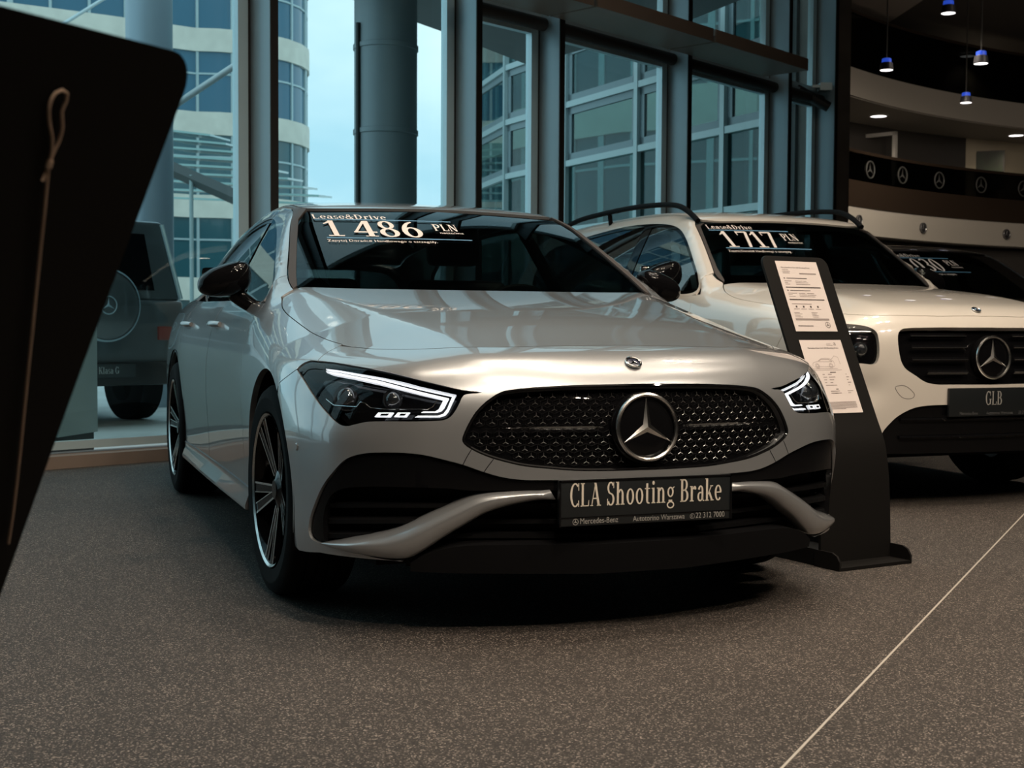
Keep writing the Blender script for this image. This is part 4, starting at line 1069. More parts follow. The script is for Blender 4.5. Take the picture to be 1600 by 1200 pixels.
    for sx in (1, -1):
        hs = B.panel('headlamp', inset(lamp, .0015), M_GLOSSBLACK, root, 'sph', sp=.02, hem=-.050, off=-.056, gap=0, imp=cla_lower, side=sx)
        B.panel('lamp_cover', lamp, M_LENS, hs, 'sph', sp=.02, hem=0, off=-.003, gap=.002, imp=cla_lower, side=sx)
        P_ = lambda pts, nm, m, off, hem=.008: B.panel(nm, np.array(B.on(np.array(pts, float), 'sph', deep)), m, hs, 'sph', sp=.02, hem=hem, off=off+.012, gap=0, imp=deep, side=sx)
        P_([(501, 573), (512, 572.5), (532, 575.5), (594, 587), (656, 604), (713, 617), (701, 643), (696, 649), (687, 652), (648, 652), (653, 649.5), (684, 649.5), (692.5, 646.5), (698.5, 639), (707, 619), (656, 607.3), (594, 591), (532, 579.2), (507, 576)], 'light_bar', M_LED, -.012)
        P_([(509, 579.8), (532, 583), (594, 595.2), (656, 611.8), (701.5, 622.5), (694, 637.5), (689.5, 642.3), (682, 644.5), (658, 644.5), (662, 642.8), (680, 642.8), (685.5, 639.5), (693, 625.0), (656, 616), (594, 600), (553, 590.5), (520, 584.5)], 'light_bar', M_LED, -.012)
        P_([(591, 644.5), (614.5, 644.5), (609, 652), (585, 651.5)], 'marker_light', M_LED, -.012)
        P_([(621.5, 644.5), (640.5, 644.5), (634.5, 652), (615.5, 651.5)], 'marker_light', M_LED, -.012)
        P_([(596, 646.5), (608, 646.5), (605, 649.5), (594, 649.5)], 'marker_lens', M_GLOSSBLACK, -.0105, .002)
        P_([(626, 646.5), (635, 646.5), (632, 649.5), (624, 649.5)], 'marker_lens', M_GLOSSBLACK, -.0105, .002)
        line = B.cast(np.array([(508, 623), (520, 632.5), (545, 634.5), (556, 635), (562, 627.5), (569, 628.5), (578, 636), (600, 638.5), (640, 639), (668, 639), (676, 635), (683, 624)], float), deep)
        Nn = B.normal(line, deep)
        mb = MB(); mb.tube([((p-n*.004)[0]*sx, (p-n*.004)[1], (p-n*.004)[2]) for p, n in zip(line, Nn)], .0014, 6)
        mb.build('lamp_chrome_line', M_CHROME, hs)
        for (u, v), r in (((525, 612), .034), ((604, 616), .026)):
            c = B.cast(np.array([(u, v)], float), cla_lower); n = B.normal(c, cla_lower)[0]; c = c[0]-n*.050
            mb = MB(); q = Matrix.Translation((c[0]*sx, c[1], c[2])) @ Vector((n[0]*sx*.5, n[1]+.6, n[2])).to_track_quat('Z', 'Y').to_matrix().to_4x4()
            mb.lathe([(0, .022), (r*.5, .019), (r*.82, .010), (r, .0), (r*1.12, .002), (r*1.18, .006), (r*1.22, .0), (r*1.25, -.02)], 28, q)
            mb.build('projector', M_LENSGLASS, hs)
    # ---------- wings, doors, quarters
    SD = lambda P: B.drop('sph', P)
    arch_top = B.drop('sph', B.lift('side', arc_pts(0, A1, AR, a435, 198), cla_lower))
    door_line = [(376, 668), (376.5, 620), (377.5, 566), (381, 540), (385, 525), (393, 504), (404, 487), (414, 473)]
    dl = B.drop('side', B.cast(np.array(door_line, float), cla_all))
    dl_f = smooth_curve([(-.505, .30), (-.508, .5)]+[tuple(p) for p in dl[2:]], .03)
    dl_s = SD(B.lift('side', dl_f, cla_all))
    foot = half_px(B, [(414, 473), (419, 456), (424, 446), (430, 439), (438, 433), (450, 430)], 'sph', cla_all)
    foot2 = half_px(B, [(450, 430), (451, 437), (453, 443), (456, 449), (459, 452)], 'sph', cla_all)
    wing = np.concatenate([S([(536, 538), (516, 548), (496, 564.5)])[:-1], lamp_end[::-1][:-1], seam[:-1], arch_top, SD(B.lift('side', [(-.40, .30), (-.45, .30)], cla_lower)), dl_s, foot[1:], foot2[1:], shut_s[::-1][:len(shut_s)-k_end]])
    # doors
    belt = lambda f: float(np.interp(f, [-3.2, -2.5, -1.5, -.56], [.985, .968, .950, .942]))
    fd = np.concatenate([dl_f, smooth_curve([(f, belt(f)) for f in (-.62, -.9, -1.2, -1.56)], .05), [(-1.545, .7), (-1.52, .5), (-1.50, .30)]])
    ra = arc_pts(A2, A1, .43, 18, 62, 16)
    rd = np.concatenate([[(-1.505, .30), (-1.525, .5), (-1.55, .7), (-1.565, .945)], smooth_curve([(f, belt(f)) for f in (-1.6, -1.9, -2.2, -2.55)], .05), [(-2.54, .80)], ra[::-1], [(-2.32, .40), (-2.31, .30)]])
    rq = np.concatenate([[(-2.315, .30), (-2.325, .40)], ra, [(-2.545, .80), (-2.555, .968)], smooth_curve([(f, belt(f)) for f in (-2.6, -2.9, -3.2)], .05), [(-3.40, .97), (-3.50, .85), (-3.52, .5), (-3.45, .25), (-3.13, .25)], arc_pts(A2, A1, AR, -12, 192, 30), [(A2+AR, .30)]])
    rq = rq if True else rq
    ra_in = arc_pts(A2, A1, AR, -5, 190, 30)
    rq = np.concatenate([[(-2.345, .30), (-2.33, .40)], ra, [(-2.545, .80), (-2.555, .968)], smooth_curve([(f, belt(f)) for f in (-2.6, -2.9, -3.2)], .05), [(-3.40, .97), (-3.50, .85), (-3.52, .5), (-3.45, .25), (-3.13, .26)], ra_in[::-1]])
    for sx in (1, -1):
        B.panel('front_wing', wing, M_SILVER, root, 'sph', sp=.024, hem=.02, imp=cla_all, side=sx)
        d1 = B.panel('front_door', fd, M_SILVER, root, 'side', sp=.035, hem=.015, imp=cla_all, side=sx)
        d2 = B.panel('rear_door', rd, M_SILVER, root, 'side', sp=.035, hem=.015, imp=cla_all, side=sx)
        B.panel('rear_quarter', rq, M_SILVER, root, 'side', sp=.04, hem=.02, imp=cla_all, side=sx)
        for dd, f in ((d1, -1.42), (d2, -2.37)):
            P = B.lift('side', [(f-.10, .865), (f-.06, .867), (f, .868), (f+.06, .867), (f+.10, .865)], cla_lower)
            mb = MB(); off = [.006, .030, .034, .030, .006]
            mb.tube([((p[0]+o)*sx, p[1], p[2]) for p, o in zip(P, off)], [.010, .012, .013, .013, .011], 10)
            mb.build('door_handle', M_SILVER, dd)
        # sill
        mb = MB(); sec = []
        for i in range(21):
            f = -.39-(2.33-.39)*i/20
            x0 = B.lift('side', [(f, .30)], cla_lower)[0][0]; b = .012*math.sin(PI*i/20)
            sec.append([(x0-.004, f, .305), (x0+.004, f, .298), (x0+.002, f, .275), (x0+.016+b, f, .235), (x0+.014+b, f, .222), (x0-.03, f, .212), (x0-.12, f, .212)])
        k = len(sec[0]); vs = [(x*sx, y, z) for s_ in sec for x, y, z in s_]
        mb.add(vs, [(i*k+j, i*k+j+1, (i+1)*k+j+1, (i+1)*k+j) for i in range(20) for j in range(k-1)], True)
        mb.add([vs[j] for j in range(k)], [tuple(range(k))])
        mb.build('side_sill', M_SILVER, root)
        # wheel arch liners
        for cF in (0, A2):
            mb = MB(); pr = arc_pts(cF, A1, .40, -20, 200, 24)
            vs = [(x, f, z) for f, z in pr for x in (.55*sx, .888*sx)]
            mb.add(vs, [(2*i, 2*i+1, 2*i+3, 2*i+2) for i in range(len(pr)-1)], True)
            c0 = [(.55*sx, f, z) for f, z in pr]; mb.add(c0, [tuple(range(len(c0)))])
            mb.build('arch_liner', M_BLACK, root, autosmooth=False)
    # ---------- greenhouse
    lw = [(0, 1.338)]+[tuple(p) for p in B.drop('front', B.cast(np.array([(600, 330), (540, 330), (490, 330.5)], float), cla_upper))]+[(.548, 1.322), (.563, 1.308)]
    rside = B.drop('front', B.cast(np.array([(466, 343), (463.5, 383), (462.5, 425), (464, 447)], float), cla_upper))
    lw += [tuple(p) for p in rside]
    ws = np.concatenate([smooth_curve(lw, .02), [(.705, .965), (.4, .955), (0, .95)]])
    ws_o = mirror_half(ws)
    wind = B.panel('windscreen', ws_o, M_CARGLASS, root, 'front', sp=.04, hem=0, off=-.004, gap=.001, imp=cla_upper)
    band = [p for p in resample(inset(ws_o, .002), .02)]
    tl = B.drop('front', B.cast(np.array([(455.8, 327), (454.5, 350), (453, 383), (452, 400), (450.5, 430), (453, 443), (458, 451)], float), cla_upper))
    trim = np.concatenate([smooth_curve(tl, .02), [tuple(rside[-1])], rside[::-1][1:], [(.563, 1.308), (.548, 1.322), (.535, 1.335)]])
    for sx in (1, -1):
        B.panel('pillar_trim', trim, M_TRIM, root, 'front', sp=.02, hem=.015, off=.002, gap=0, imp=cla_upper, side=sx)
    # roof skin
    ditch = [(.545, -1.16), (.560, -1.3), (.562, -1.6), (.560, -2.0), (.55, -2.5), (.53, -3.0), (.50, -3.38)]
    fr = [(0, -1.058), (.2, -1.064), (.4, -1.088), (.50, -1.118), (.535, -1.14)]
    ditch_c = smooth_curve(ditch, .05)
    rf = np.concatenate([smooth_curve(fr, .03), ditch_c, smooth_curve([(.50, -3.40), (.25, -3.44), (0, -3.45)], .05)])
    B.panel('roof', mirror_half(rf), M_SILVER, root, 'top', sp=.04, hem=.012, imp=cla_upper)
    dtop = B.drop('side', B.lift('top', np.concatenate([[(.538, -1.135)], ditch_c]), cla_upper))
    tl_s = B.drop('side', B.lift('front', smooth_curve(tl, .02), cla_upper))
    foot_s = B.drop('side', B.cast(np.array([(424, 446), (430, 439), (438, 433), (450, 430)], float), cla_all))
    dlo_px = B.drop('side', B.cast(np.array([(427, 441), (430, 410), (432, 380), (432.5, 362), (431, 350)], float), cla_upper))
    dlo = np.concatenate([smooth_curve([(-.60, .958)]+[tuple(p) for p in dlo_px]+[(-1.44, 1.312), (-1.62, 1.328), (-1.9, 1.332), (-2.3, 1.318), (-2.7, 1.270), (-3.0, 1.205), (-3.16, 1.13), (-3.14, 1.06), (-2.95, 1.0), (-2.6, .982), (-1.9, .970), (-1.2, .962)], .03, closed=True)])
    rear_e = [(-3.46, 1.20), (-3.56, 1.05), (-3.58, .985)]
    frame = np.concatenate([tl_s[:1], dtop[1:], rear_e, [(-3.2, .972), (-2.5, .955), (-1.5, .938), (-.62, .938), (-.575, .95)], foot_s[1:-1], tl_s[::-1][[i for i in range(len(tl_s)) if tl_s[::-1][i][1] > foot_s[-1][1]]]])
    frame = frame[np.r_[True, np.linalg.norm(np.diff(frame, axis=0), axis=1) > 1e-4]]
    for sx in (1, -1):
        B.panel('side_frame', frame, M_SILVER, root, 'side', holes=[dlo], sp=.03, hem=.012, imp=cla_all, side=sx, gap=.001, edge=.02)
        ins = inset(dlo, .017)
        B.panel('window_trim', dlo, M_GLOSSBLACK, root, 'side', holes=[ins], sp=.03, hem=.01, off=-.003, gap=.0005, imp=cla_upper, side=sx)
        B.panel('side_window', ins, M_SIDEGLASS, root, 'side', sp=.05, hem=0, off=-.008, gap=0, imp=cla_upper, side=sx)
        pil = [(-1.50, .965), (-1.56, 1.31), (-1.66, 1.325), (-1.60, .965)]
        B.panel('door_pillar', pil, M_GLOSSBLACK, root, 'side', sp=.05, hem=.02, off=-.004, gap=0, imp=cla_upper, side=sx)
        build_mirror(root, B, .905, -.84, 1.03, M_GLOSSBLACK, sx, size=(.100, .085, .062))
    # tail
    tail = np.concatenate([[(0, 1.235)], smooth_curve([(0, 1.235), (.35, 1.23), (.50, 1.20), (.62, 1.08), (.72, .97), (.80, .85), (.82, .6), (.80, .3), (0, .3)], .06)[1:]])
    rw = smooth_curve([(0, 1.205), (.32, 1.20), (.45, 1.175), (.53, 1.09), (.55, 1.02), (.3, 1.005), (0, 1.0)], .05)
    B.panel('tailgate', mirror_half(tail), M_SILVER, root, 'rear', holes=[mirror_half(rw)], sp=.05, hem=.02, imp=cla_all)
    B.panel('rear_window', mirror_half(rw), M_SIDEGLASS, root, 'rear', sp=.08, hem=0, off=-.004, imp=cla_upper)
    # ---------- wheels
    for sx in (1, -1):
        for f, r in ((0, 2.426), (A2, 2.0)):
            w = build_wheel(root, f, .784*sx, .337, .247, 5, r if sx > 0 else -r)
            if f == 0: w.rotation_euler.z += math.radians(2.2)              # front wheels turned a little
    # ---------- floor pan and cabin
    mb = MB(); mb.box((-.70, -3.5, .19), (.70, .62, .27)); mb.box((-.52, -3.4, .27), (.52, .5, .60)); mb.box((-.84, -2.3, .22), (.84, -.42, .36))
    mb.build('floor_pan', M_BLACK, root)
    mb = MB(); mb.box((-.55, -.40, .45), (.55, .45, .74)); mb.build('engine_bay', M_BLACK, root)
    mb = MB(); mb.box((-.74, -1.02, .62), (.74, -.52, .93)); d = mb.build('dashboard', M_INTERIOR, root, bevel=.06, seg=3)
    mb = MB(); mm = Matrix.Translation((-.36, -1.12, .86)) @ Matrix.Rotation(1.15, 4, 'X')
    pts = [mm @ Vector((.185*math.cos(2*PI*k/40), .185*math.sin(2*PI*k/40), 0)) for k in range(40)]
    mb.tube(pts, .016, 8, closed=True, caps=False); mb.box((-.17, -.02, -.01), (.17, .02, .012), mm); mb.lathe([(0, .02), (.06, .012), (.065, -.02)], 20, mm)
    mb.build('steering_wheel', M_INTERIOR, root)
    for x in (-.37, .37): build_seat(root, x, -1.55, .36, M_SEAT)
    mb = MB(); mb.box((-.66, -2.62, .36), (.66, -2.10, .55)); mb.box((-.66, -2.72, .5), (.66, -2.56, .98)); mb.build('rear_bench', M_SEAT, root, bevel=.06, seg=3)
    mb = MB(); mb.box((-.10, -.02, 0), (.10, .02, .055), Matrix.Translation((0, -1.02, 1.255))); mb.build('rear_view_mirror', M_INTERIOR, root, bevel=.015)
    # ---------- number plate
    pl = MB(); pl.box((-.266, .897, .318), (.266, .912, .445)); plate = pl.build('number_plate', M_PLATE, root, bevel=.004)
    fr_ = MB()
    for lo, hi in (((-.266, .912, .440), (.266, .9145, .445)), ((-.266, .912, .318), (-.261, .9145, .445)), ((.261, .912, .318), (.266, .9145, .445)), ((-.26, .912, .3415), (.26, .9145, .3435))): fr_.box(lo, hi)
    fr_.build('plate_frame', M_GLOSSBLACK, plate)
    def pp(q): return np.stack([-q[:, 0], np.full(len(q), .9135), q[:, 1]], 1)
    V, F, w = serif_text('CLA Shooting Brake', .064, .70, .045); k = .470/w
    V = V*np.array([k, 1]); put_text('plate_lettering', [(V, F, -.235, .372)], pp, M_PLATETEXT, plate)
    it = []
    for t, x, s_ in (('Mercedes-Benz', -.205, .0225), ('Autotorino Warszawa', -.045, .0215), ('22 312 7000', .150, .0225)):
        V, F, w = plain_text(t, s_); it.append((V*np.array([.82, 1]), F, x, .3245))
    ring = _arc(0, 0, .0088, .0088, 0, 360, .0014, .0014, 24)+[[star_poly(.008, .0017)[i] for i in (5, 0, 1)]+[(0, 0)], [star_poly(.008, .0017)[i] for i in (1, 2, 3)]+[(0, 0)], [star_poly(.008, .0017)[i] for i in (3, 4, 5)]+[(0, 0)]]
    def poly_item(polys, x, y):
        V = []; F = []
        for p in polys: F.append(tuple(range(len(V), len(V)+len(p)))); V += p
        return (np.array(V), F, x, y)
    it.append(poly_item(ring, -.218, .3305))
    it.append(poly_item(_arc(0, 0, .0075, .0075, 0, 360, .0011, .0011, 20)+_arc(.002, 0, .005, .005, 110, 250, .002, .002, 8), .140, .3305))
    put_text('plate_small_lettering', it, pp, M_GREYTEXT, plate)
    # ---------- price sticker on the windscreen
    def wp(q):
        P = B.lift('front', np.stack([-q[:, 0], q[:, 1]], 1), cla_upper); return P+B.normal(P, cla_upper)*.0015
    it = []
    def line(txt, x0, x1, z, h, serif=True):
        V, F, w = serif_text(txt, h, 1, .03) if serif else plain_text(txt, h*1.37)
        return (V*np.array([(x1-x0)/w, 1]), F, x0, z)
    it.append(line('Lease&Drive', -.533, -.245, 1.2865, .020))
    it.append(line('1', -.512, -.435, 1.208, .070)); it.append(line('486', -.405, -.126, 1.208, .070))
    it.append(line('PLN', -.078, .025, 1.240, .030)); it.append(line('netto/mc', -.065, .033, 1.2265, .009, False))
    it.append(line('Zapytaj Doradcę Handlowego o szczegóły.', -.518, -.10, 1.1835, .0095, False))
    stk = put_text('price_sticker', it, wp, M_STICKER, wind)
    it = []
    for x0, x1, z in ((-.53, .012, 1.2815), (-.515, .05, 1.1985)):
        n = 24; V = [(x0+(x1-x0)*i/n, z+j*.0038) for i in range(n+1) for j in (0, 1)]
        it.append((np.array(V), [(2*i, 2*i+2, 2*i+3, 2*i+1) for i in range(n)], 0, 0))
    put_text('sticker_line', it, wp, M_BLUE, wind)
    return root
CLA_ROOT = build_cla()
# ------------------------------------------------------------------ the white off-road style car
_gW = spl([-3.8, -3.4, -2.83, -2.2, -1.4, -.6, 0, .35, .7], [.84, .89, .905, .895, .890, .893, .905, .90, .88])
_gP = spl([.15, .3, .5, .7, .85, .95, 1.05, 1.12, 1.25], [.03, .012, .003, .0, .006, .018, .045, .085, .20])
_gT = spl([-3.8, -1.5, -.6, -.45, 0, .4, .65, .749, .80, .85, .95], [1.2, 1.2, 1.150, 1.130, 1.083, 1.035, .988, .961, .938, .905, .82])
_gN = spl([.1, .2, .4, .6, .75, .87, .93, 1.0], [.83, .85, .872, .880, .874, .852, .825, .77])
def glb_lower(X, F, Z):
    X = np.sqrt(X*X+1e-6)
    side = X-(_gW(F)-_gP(Z))
    xc = np.interp(F, [-.5, .7], [.66, .50])
    top = (Z-(_gT(F)-.035*X*X-.22*softplus(X-xc, .02)))*.97
    nose = (F-(_gN(Z)-.20*X*X-1.2*np.maximum(X-.62, 0)**2-.016*np.exp(-((X-.655)/.075)**2-((Z-.575)/.07)**2)))/np.sqrt(1+(.4*X)**2)
    d = smax(side, top, .12); d = smax(d, nose, .16)
    d = smax(d, -3.75+.12*X*X-F, .25)
    return smax(d, .16-Z, .03)
_gR = spl([-3.7, -3.0, -2.2, -1.6, -1.3, -1.1, -.95, -.8], [1.53, 1.592, 1.615, 1.610, 1.590, 1.560, 1.525, 1.47])
def glb_upper(X, F, Z):
    X = np.sqrt(X*X+1e-6)
    roof = Z-(_gR(F)-.05*X*X-.05*X**4)
    zz = Z-1.12
    side = (X-(.80-.34*zz-.25*zz*np.abs(zz)-.010*np.maximum(-1.6-F, 0)))*.95
    wind = (F-(-.35-1.36*(Z-1.12)-.25*(Z-1.12)**2-.27*X*X))/1.75
    d = smax(roof, side, .10); d = smax(d, wind, .035)
    return np.maximum(smax(d, (-3.62+.45*(Z-1.1)-F)/1.1, .15), 1.02-Z)
def glb_all(X, F, Z): return -smax(-glb_lower(X, F, Z), -glb_upper(X, F, Z), .035)
GLB = Body(glb_lower, 2.01032536, 7.16414522, .37214432, cen=(0, -.15, .6))
M_WHITE = paint('cream_white_paint', (.66, .61, .545), .0, .32)
def build_glb():
    B = GLB
    root = empty('offroader_car', (B.x, B.y, 0), PI+B.yaw)
    tag(root, 'white off-roader with black roof rails parked behind the silver estate, price 1 717', 'car', 'showroom cars')
    L, U, A = glb_lower, glb_upper, glb_all
    AC, AR, A2 = .36, .415, -2.829
    S = lambda pts, imp=L: smooth_curve(B.on(np.array(pts, float), 'sph', imp), .015)
    SL = lambda fz, imp=L: B.drop('sph', B.lift('side', np.array(fz, float), imp))
    shut = smooth_curve([(0, .79), (.3, .778), (.555, .728), (.684, .643), (.765, .48), (.812, .25), (.828, .03), (.820, -.17), (.782, -.33), (.735, -.43)], .025)
    cowl = smooth_curve([(.71, -.47), (.4, -.375), (0, -.335)], .04)
    B.panel('bonnet', mirror_half(np.concatenate([shut, cowl])), M_WHITE, root, 'top', sp=.035, imp=L)
    cw = np.concatenate([cowl+np.array([0, .03]), cowl[::-1]+np.array([0, -.12])])
    B.panel('cowl', mirror_half(cw[::-1]), M_BLACK, root, 'top', sp=.06, imp=L, off=-.025)
    shut_s = B.drop('sph', B.lift('top', shut, L)); k = int(np.argmin(np.abs(shut[:, 1]-.56)))
    lamp_in = B.drop('sph', B.cast(np.array([(1350, 509), (1360, 512), (1369, 518), (1373, 530), (1373.6, 558), (1370, 567), (1364, 569.5), (1347, 568)], float), L))
    lamp_out = B.drop('sph', B.lift('front', [(.74, .698), (.80, .715), (.835, .76), (.845, .82), (.83, .865), (.76, .885), (.70, .882)], L))
    lamp = smooth_curve(np.concatenate([lamp_in, lamp_out]), .015, closed=True)
    arch = arc_pts(0, AC, AR, 52, -8)
    seam = [(.47, .93), (.42, .84), (.37, .77), arch[0]]
    edge = S([(1374, 688), (1380, 675), (1389, 664), (1403, 651), (1427, 638.5), (1448, 634.5), (1480, 633), (1530, 633)])
    half = np.concatenate([shut_s[:k], SL(seam)[:-1], SL(arch), SL([(.42, .295), (.46, .285)]), B.drop('sph', B.lift('front', [(.70, .29), (.63, .30)], L)), edge, [(0, edge[-1][1])]]); half[0, 0] = 0
    gl = S([(1551, 511.5), (1480, 511.5), (1440, 512), (1421, 512.5), (1409, 514.5), (1404, 520), (1403, 533), (1405, 550), (1408, 564), (1414, 575), (1432, 588), (1446, 597), (1461, 600.5), (1500, 601), (1551, 601)])
    gl = np.array([p for p in gl if p[0] > .004]); gl = np.concatenate([[(0, gl[0][1])], gl, [(0, gl[-1][1])]]); go = mirror_half(gl)
    lampL = np.array([(-x, y) for x, y in lamp])[::-1]
    bump = B.panel('front_bumper', mirror_half(half), M_WHITE, root, 'sph', holes=[go, lamp, lampL], sp=.03, hem=.03, imp=L)
    c = B.cast(np.array([(1413., 612.)]), L)[0]
    p = smooth_curve(B.cast(np.array([(1399, 605), (1403, 603), (1414, 603), (1422, 608), (1429, 617), (1426, 622), (1412, 622), (1403, 614)], float), L), .01, closed=True)
    mb = MB(); mb.tube(list(p), .0012, 4, closed=True, caps=False); mb.build('tow_cover_seam', M_TRIM, bump)
    gr = B.panel('grille', inset(go, -.006), M_GLOSSBLACK, root, 'sph', sp=.04, hem=0, off=-.045, gap=0, imp=L)
    for z in (.828, .773, .715, .655):
        for sx in (1, -1):
            mb = MB(); vs = []
            x1 = .44 if z > .7 else .36
            for i in range(13):
                x = .14+(x1-.14)*i/12; P = B.lift('front', [(x, z)], L)[0]
                vs += [(sx*x, P[1]-.018, z+.012), (sx*x, P[1]-.010, z), (sx*x, P[1]-.018, z-.010)]
            mb.add(vs, [(i*3+j, i*3+j+1, i*3+4+j, i*3+3+j) for i in range(12) for j in (0, 1)], True)
            lv = mb.build('grille_louvre', M_GLOSSBLACK, gr)
            mb = MB(); mb.tube([vs[i*3+1] for i in range(13)], .0022, 5); mb.build('louvre_strip', M_DARKCHROME, lv)
    cN = Vector((0, 1, .05)).normalized(); cU = Vector((1, 0, 0)).cross(cN); cC = Vector((0, .862, .725))
    mb = MB(); mm = Matrix.Translation(cC) @ cN.to_track_quat('Z', 'Y').to_matrix().to_4x4()
    mb.lathe([(0, .010), (.09, .008), (.104, .002), (.108, -.02)], 48, mm); em = mb.build('grille_badge', M_GLOSSBLACK, gr)
    star_badge(em, lambda x, y, h: cC+Vector((1, 0, 0))*x+cU*y+cN*(h+.008), .099, M_STAR, 'badge_star', ridge=.0065, base=.003, tube=.0065)
    P = B.lift('top', [(0, .745)], L); N = Vector(B.normal(P, L)[0]); P = Vector(P[0]); Ud = Vector((1, 0, 0)).cross(N)
    mb = MB(); mb.lathe([(0, .004), (.020, .004), (.022, .002)], 28, Matrix.Translation(P) @ N.to_track_quat('Z', 'Y').to_matrix().to_4x4()); rb = mb.build('bonnet_badge', mat('badge_blue', (.03, .035, .06), .2), root)
    star_badge(rb, lambda x, y, h: P+Vector((1, 0, 0))*x+Ud*y+N*(h+.003), .021, M_CHROME, 'badge_star', ridge=.003, base=.001, tube=.003)
    # lower black cladding
    bot = B.drop('sph', B.lift('front', [(.60, .262), (.4, .262), (.2, .262), (0.02, .262)], L))
    cl = np.concatenate([[(0, edge[-1][1]+.001)], edge[::-1], B.drop('sph', B.lift('front', [(.66, .285)], L)), bot, [(0, bot[-1][1])]])
    cd = B.panel('bumper_cladding', mirror_half(cl), M_GLOSSBLACK, root, 'sph', sp=.04, hem=.06, off=-.012, imp=L)
    for z in (.43, .345):
        pts = [(x, B.lift('front', [(x, z)], L)[0][1]-.005, z) for x in np.linspace(-.5, .5, 21)]
        mb = MB(); mb.tube(pts, .009, 6); mb.build('intake_bar', M_GLOSSBLACK, cd)
    for sx in (1, -1):
        hl = B.panel('headlamp', inset(lamp, -.004), M_GLOSSBLACK, root, 'sph', sp=.03, hem=0, off=-.032, gap=0, imp=L, side=sx)
        B.panel('lamp_cover', lamp, M_LENS, hl, 'sph', sp=.03, hem=0, off=-.003, gap=.002, imp=L, side=sx)
        for x, z in ((.68, .765), (.77, .775)):
            c = B.lift('front', [(x, z)], L); n = B.normal(c, L)[0]; c = c[0]-n*.032
            mb = MB(); mb.lathe([(0, .022), (.016, .018), (.027, .008), (.032, .0), (.036, .004), (.040, -.02)], 24, Matrix.Translation((c[0]*sx, c[1], c[2])) @ Vector((0, 1, 0)).to_track_quat('Z', 'Y').to_matrix().to_4x4())
            mb.build('projector', M_LENSGLASS, hl)
        pts = B.lift('front', [(x, .853) for x in (.63, .70, .78)], L); nn = B.normal(pts, L)
        mb = MB(); mb.tube([((q-n*.014)[0]*sx, (q-n*.014)[1], (q-n*.014)[2]) for q, n in zip(pts, nn)], .006, 8); mb.build('lamp_strip', M_DARKCHROME, hl)
    # sides
    dl = smooth_curve([(-.53, .34), (-.535, .6), (-.545, .85), (-.56, .98), (-.545, 1.045)], .04)
    foot = B.drop('sph', B.cast(np.array([(1094, 460), (1094.5, 436), (1102, 431), (1113, 428)], float), A)); foot2 = B.drop('sph', B.cast(np.array([(1113, 428), (1120, 436), (1130, 442)], float), A))
    wing = np.concatenate([SL(seam)[:-1], SL(arc_pts(0, AC, AR, 52, 190)), SL([(-.42, .33), (-.48, .34)]), B.drop('sph', B.lift('side', dl, A)), foot, foot2[1:], shut_s[::-1][:len(shut_s)-k]])
    belt = lambda f: float(np.interp(f, [-3.2, -.6], [1.09, 1.050]))
    fd = np.concatenate([dl, [(f, belt(f)) for f in (-.75, -1.0, -1.3, -1.6)], [(-1.575, .7), (-1.55, .34)]])
    rd = np.concatenate([[(-1.556, .34), (-1.581, .7)], [(f, belt(f)) for f in (-1.606, -2, -2.4, -2.72)], arc_pts(A2, AC, .46, 75, 20, 10), [(-2.37, .34)]])
    rq = np.concatenate([[(f, belt(f)) for f in (-2.73, -3.0, -3.2)], [(-3.42, 1.08), (-3.50, .8), (-3.5, .4), (-3.27, .33)], arc_pts(A2, AC, AR, 184, -4, 24), [(-2.40, .34)], arc_pts(A2, AC, .46, 20, 75, 10)])
    dlo = smooth_curve([(-.57, 1.075), (-.62, 1.152), (-.75, 1.257), (-.907, 1.367), (-1.03, 1.435), (-1.13, 1.470), (-1.28, 1.498), (-1.5, 1.517), (-1.84, 1.527), (-2.2, 1.515), (-2.7, 1.475), (-3.1, 1.42), (-3.2, 1.33), (-3.17, 1.18), (-3.05, 1.115), (-2, 1.088), (-1.2, 1.076)], .03, closed=True)
    tpx = B.drop('front', B.cast(np.array([(1087, 352), (1094, 366), (1100, 380), (1112, 412), (1120, 432), (1131, 441)], float), U)); tl = smooth_curve(tpx, .03)
    ditch = smooth_curve([(.565, -1.03), (.578, -1.2), (.58, -1.6), (.575, -2.2), (.565, -2.9), (.55, -3.35)], .06)
    tl_s = B.drop('side', B.lift('front', tl, U)); dt = B.drop('side', B.lift('top', ditch, U))
    ft = B.drop('side', B.cast(np.array([(1095, 440), (1102, 431), (1113, 428)], float), A))
    frame = np.concatenate([tl_s[:1], dt, [(-3.46, 1.4), (-3.54, 1.08)], [(-3.2, 1.075), (-1.6, 1.05), (-.62, 1.04), (-.555, 1.05)], ft[:-1], tl_s[::-1][[i for i in range(len(tl_s)) if tl_s[::-1][i][1] > ft[-1][1]]]])
    # windscreen
    lw = [(0, 1.503), (.1, 1.5025), (.26, 1.4995), (.417, 1.494), (.52, 1.487), (.572, 1.478), (.595, 1.463)]
    rs = B.drop('front', B.cast(np.array([(1098.5, 365), (1110.5, 395), (1121, 420), (1132, 438)], float), U))
    ws = np.concatenate([smooth_curve(lw+[tuple(q) for q in rs], .03), [(.70, 1.09), (.4, 1.07), (0, 1.06)]]); wo = mirror_half(ws)
    wind = B.panel('windscreen', wo, M_CARGLASS, root, 'front', sp=.05, hem=0, off=-.004, imp=U)
    trim = np.concatenate([tl, [tuple(rs[-1])], rs[::-1][1:], [(.595, 1.463), (.572, 1.478), (.555, 1.487)]])
    rf = np.concatenate([smooth_curve([(0, -.925), (.25, -.935), (.45, -.96), (.55, -1.0)], .04), ditch, [(.5, -3.42), (0, -3.48)]])
    B.panel('roof', mirror_half(rf), M_WHITE, root, 'top', sp=.05, hem=.012, imp=U)
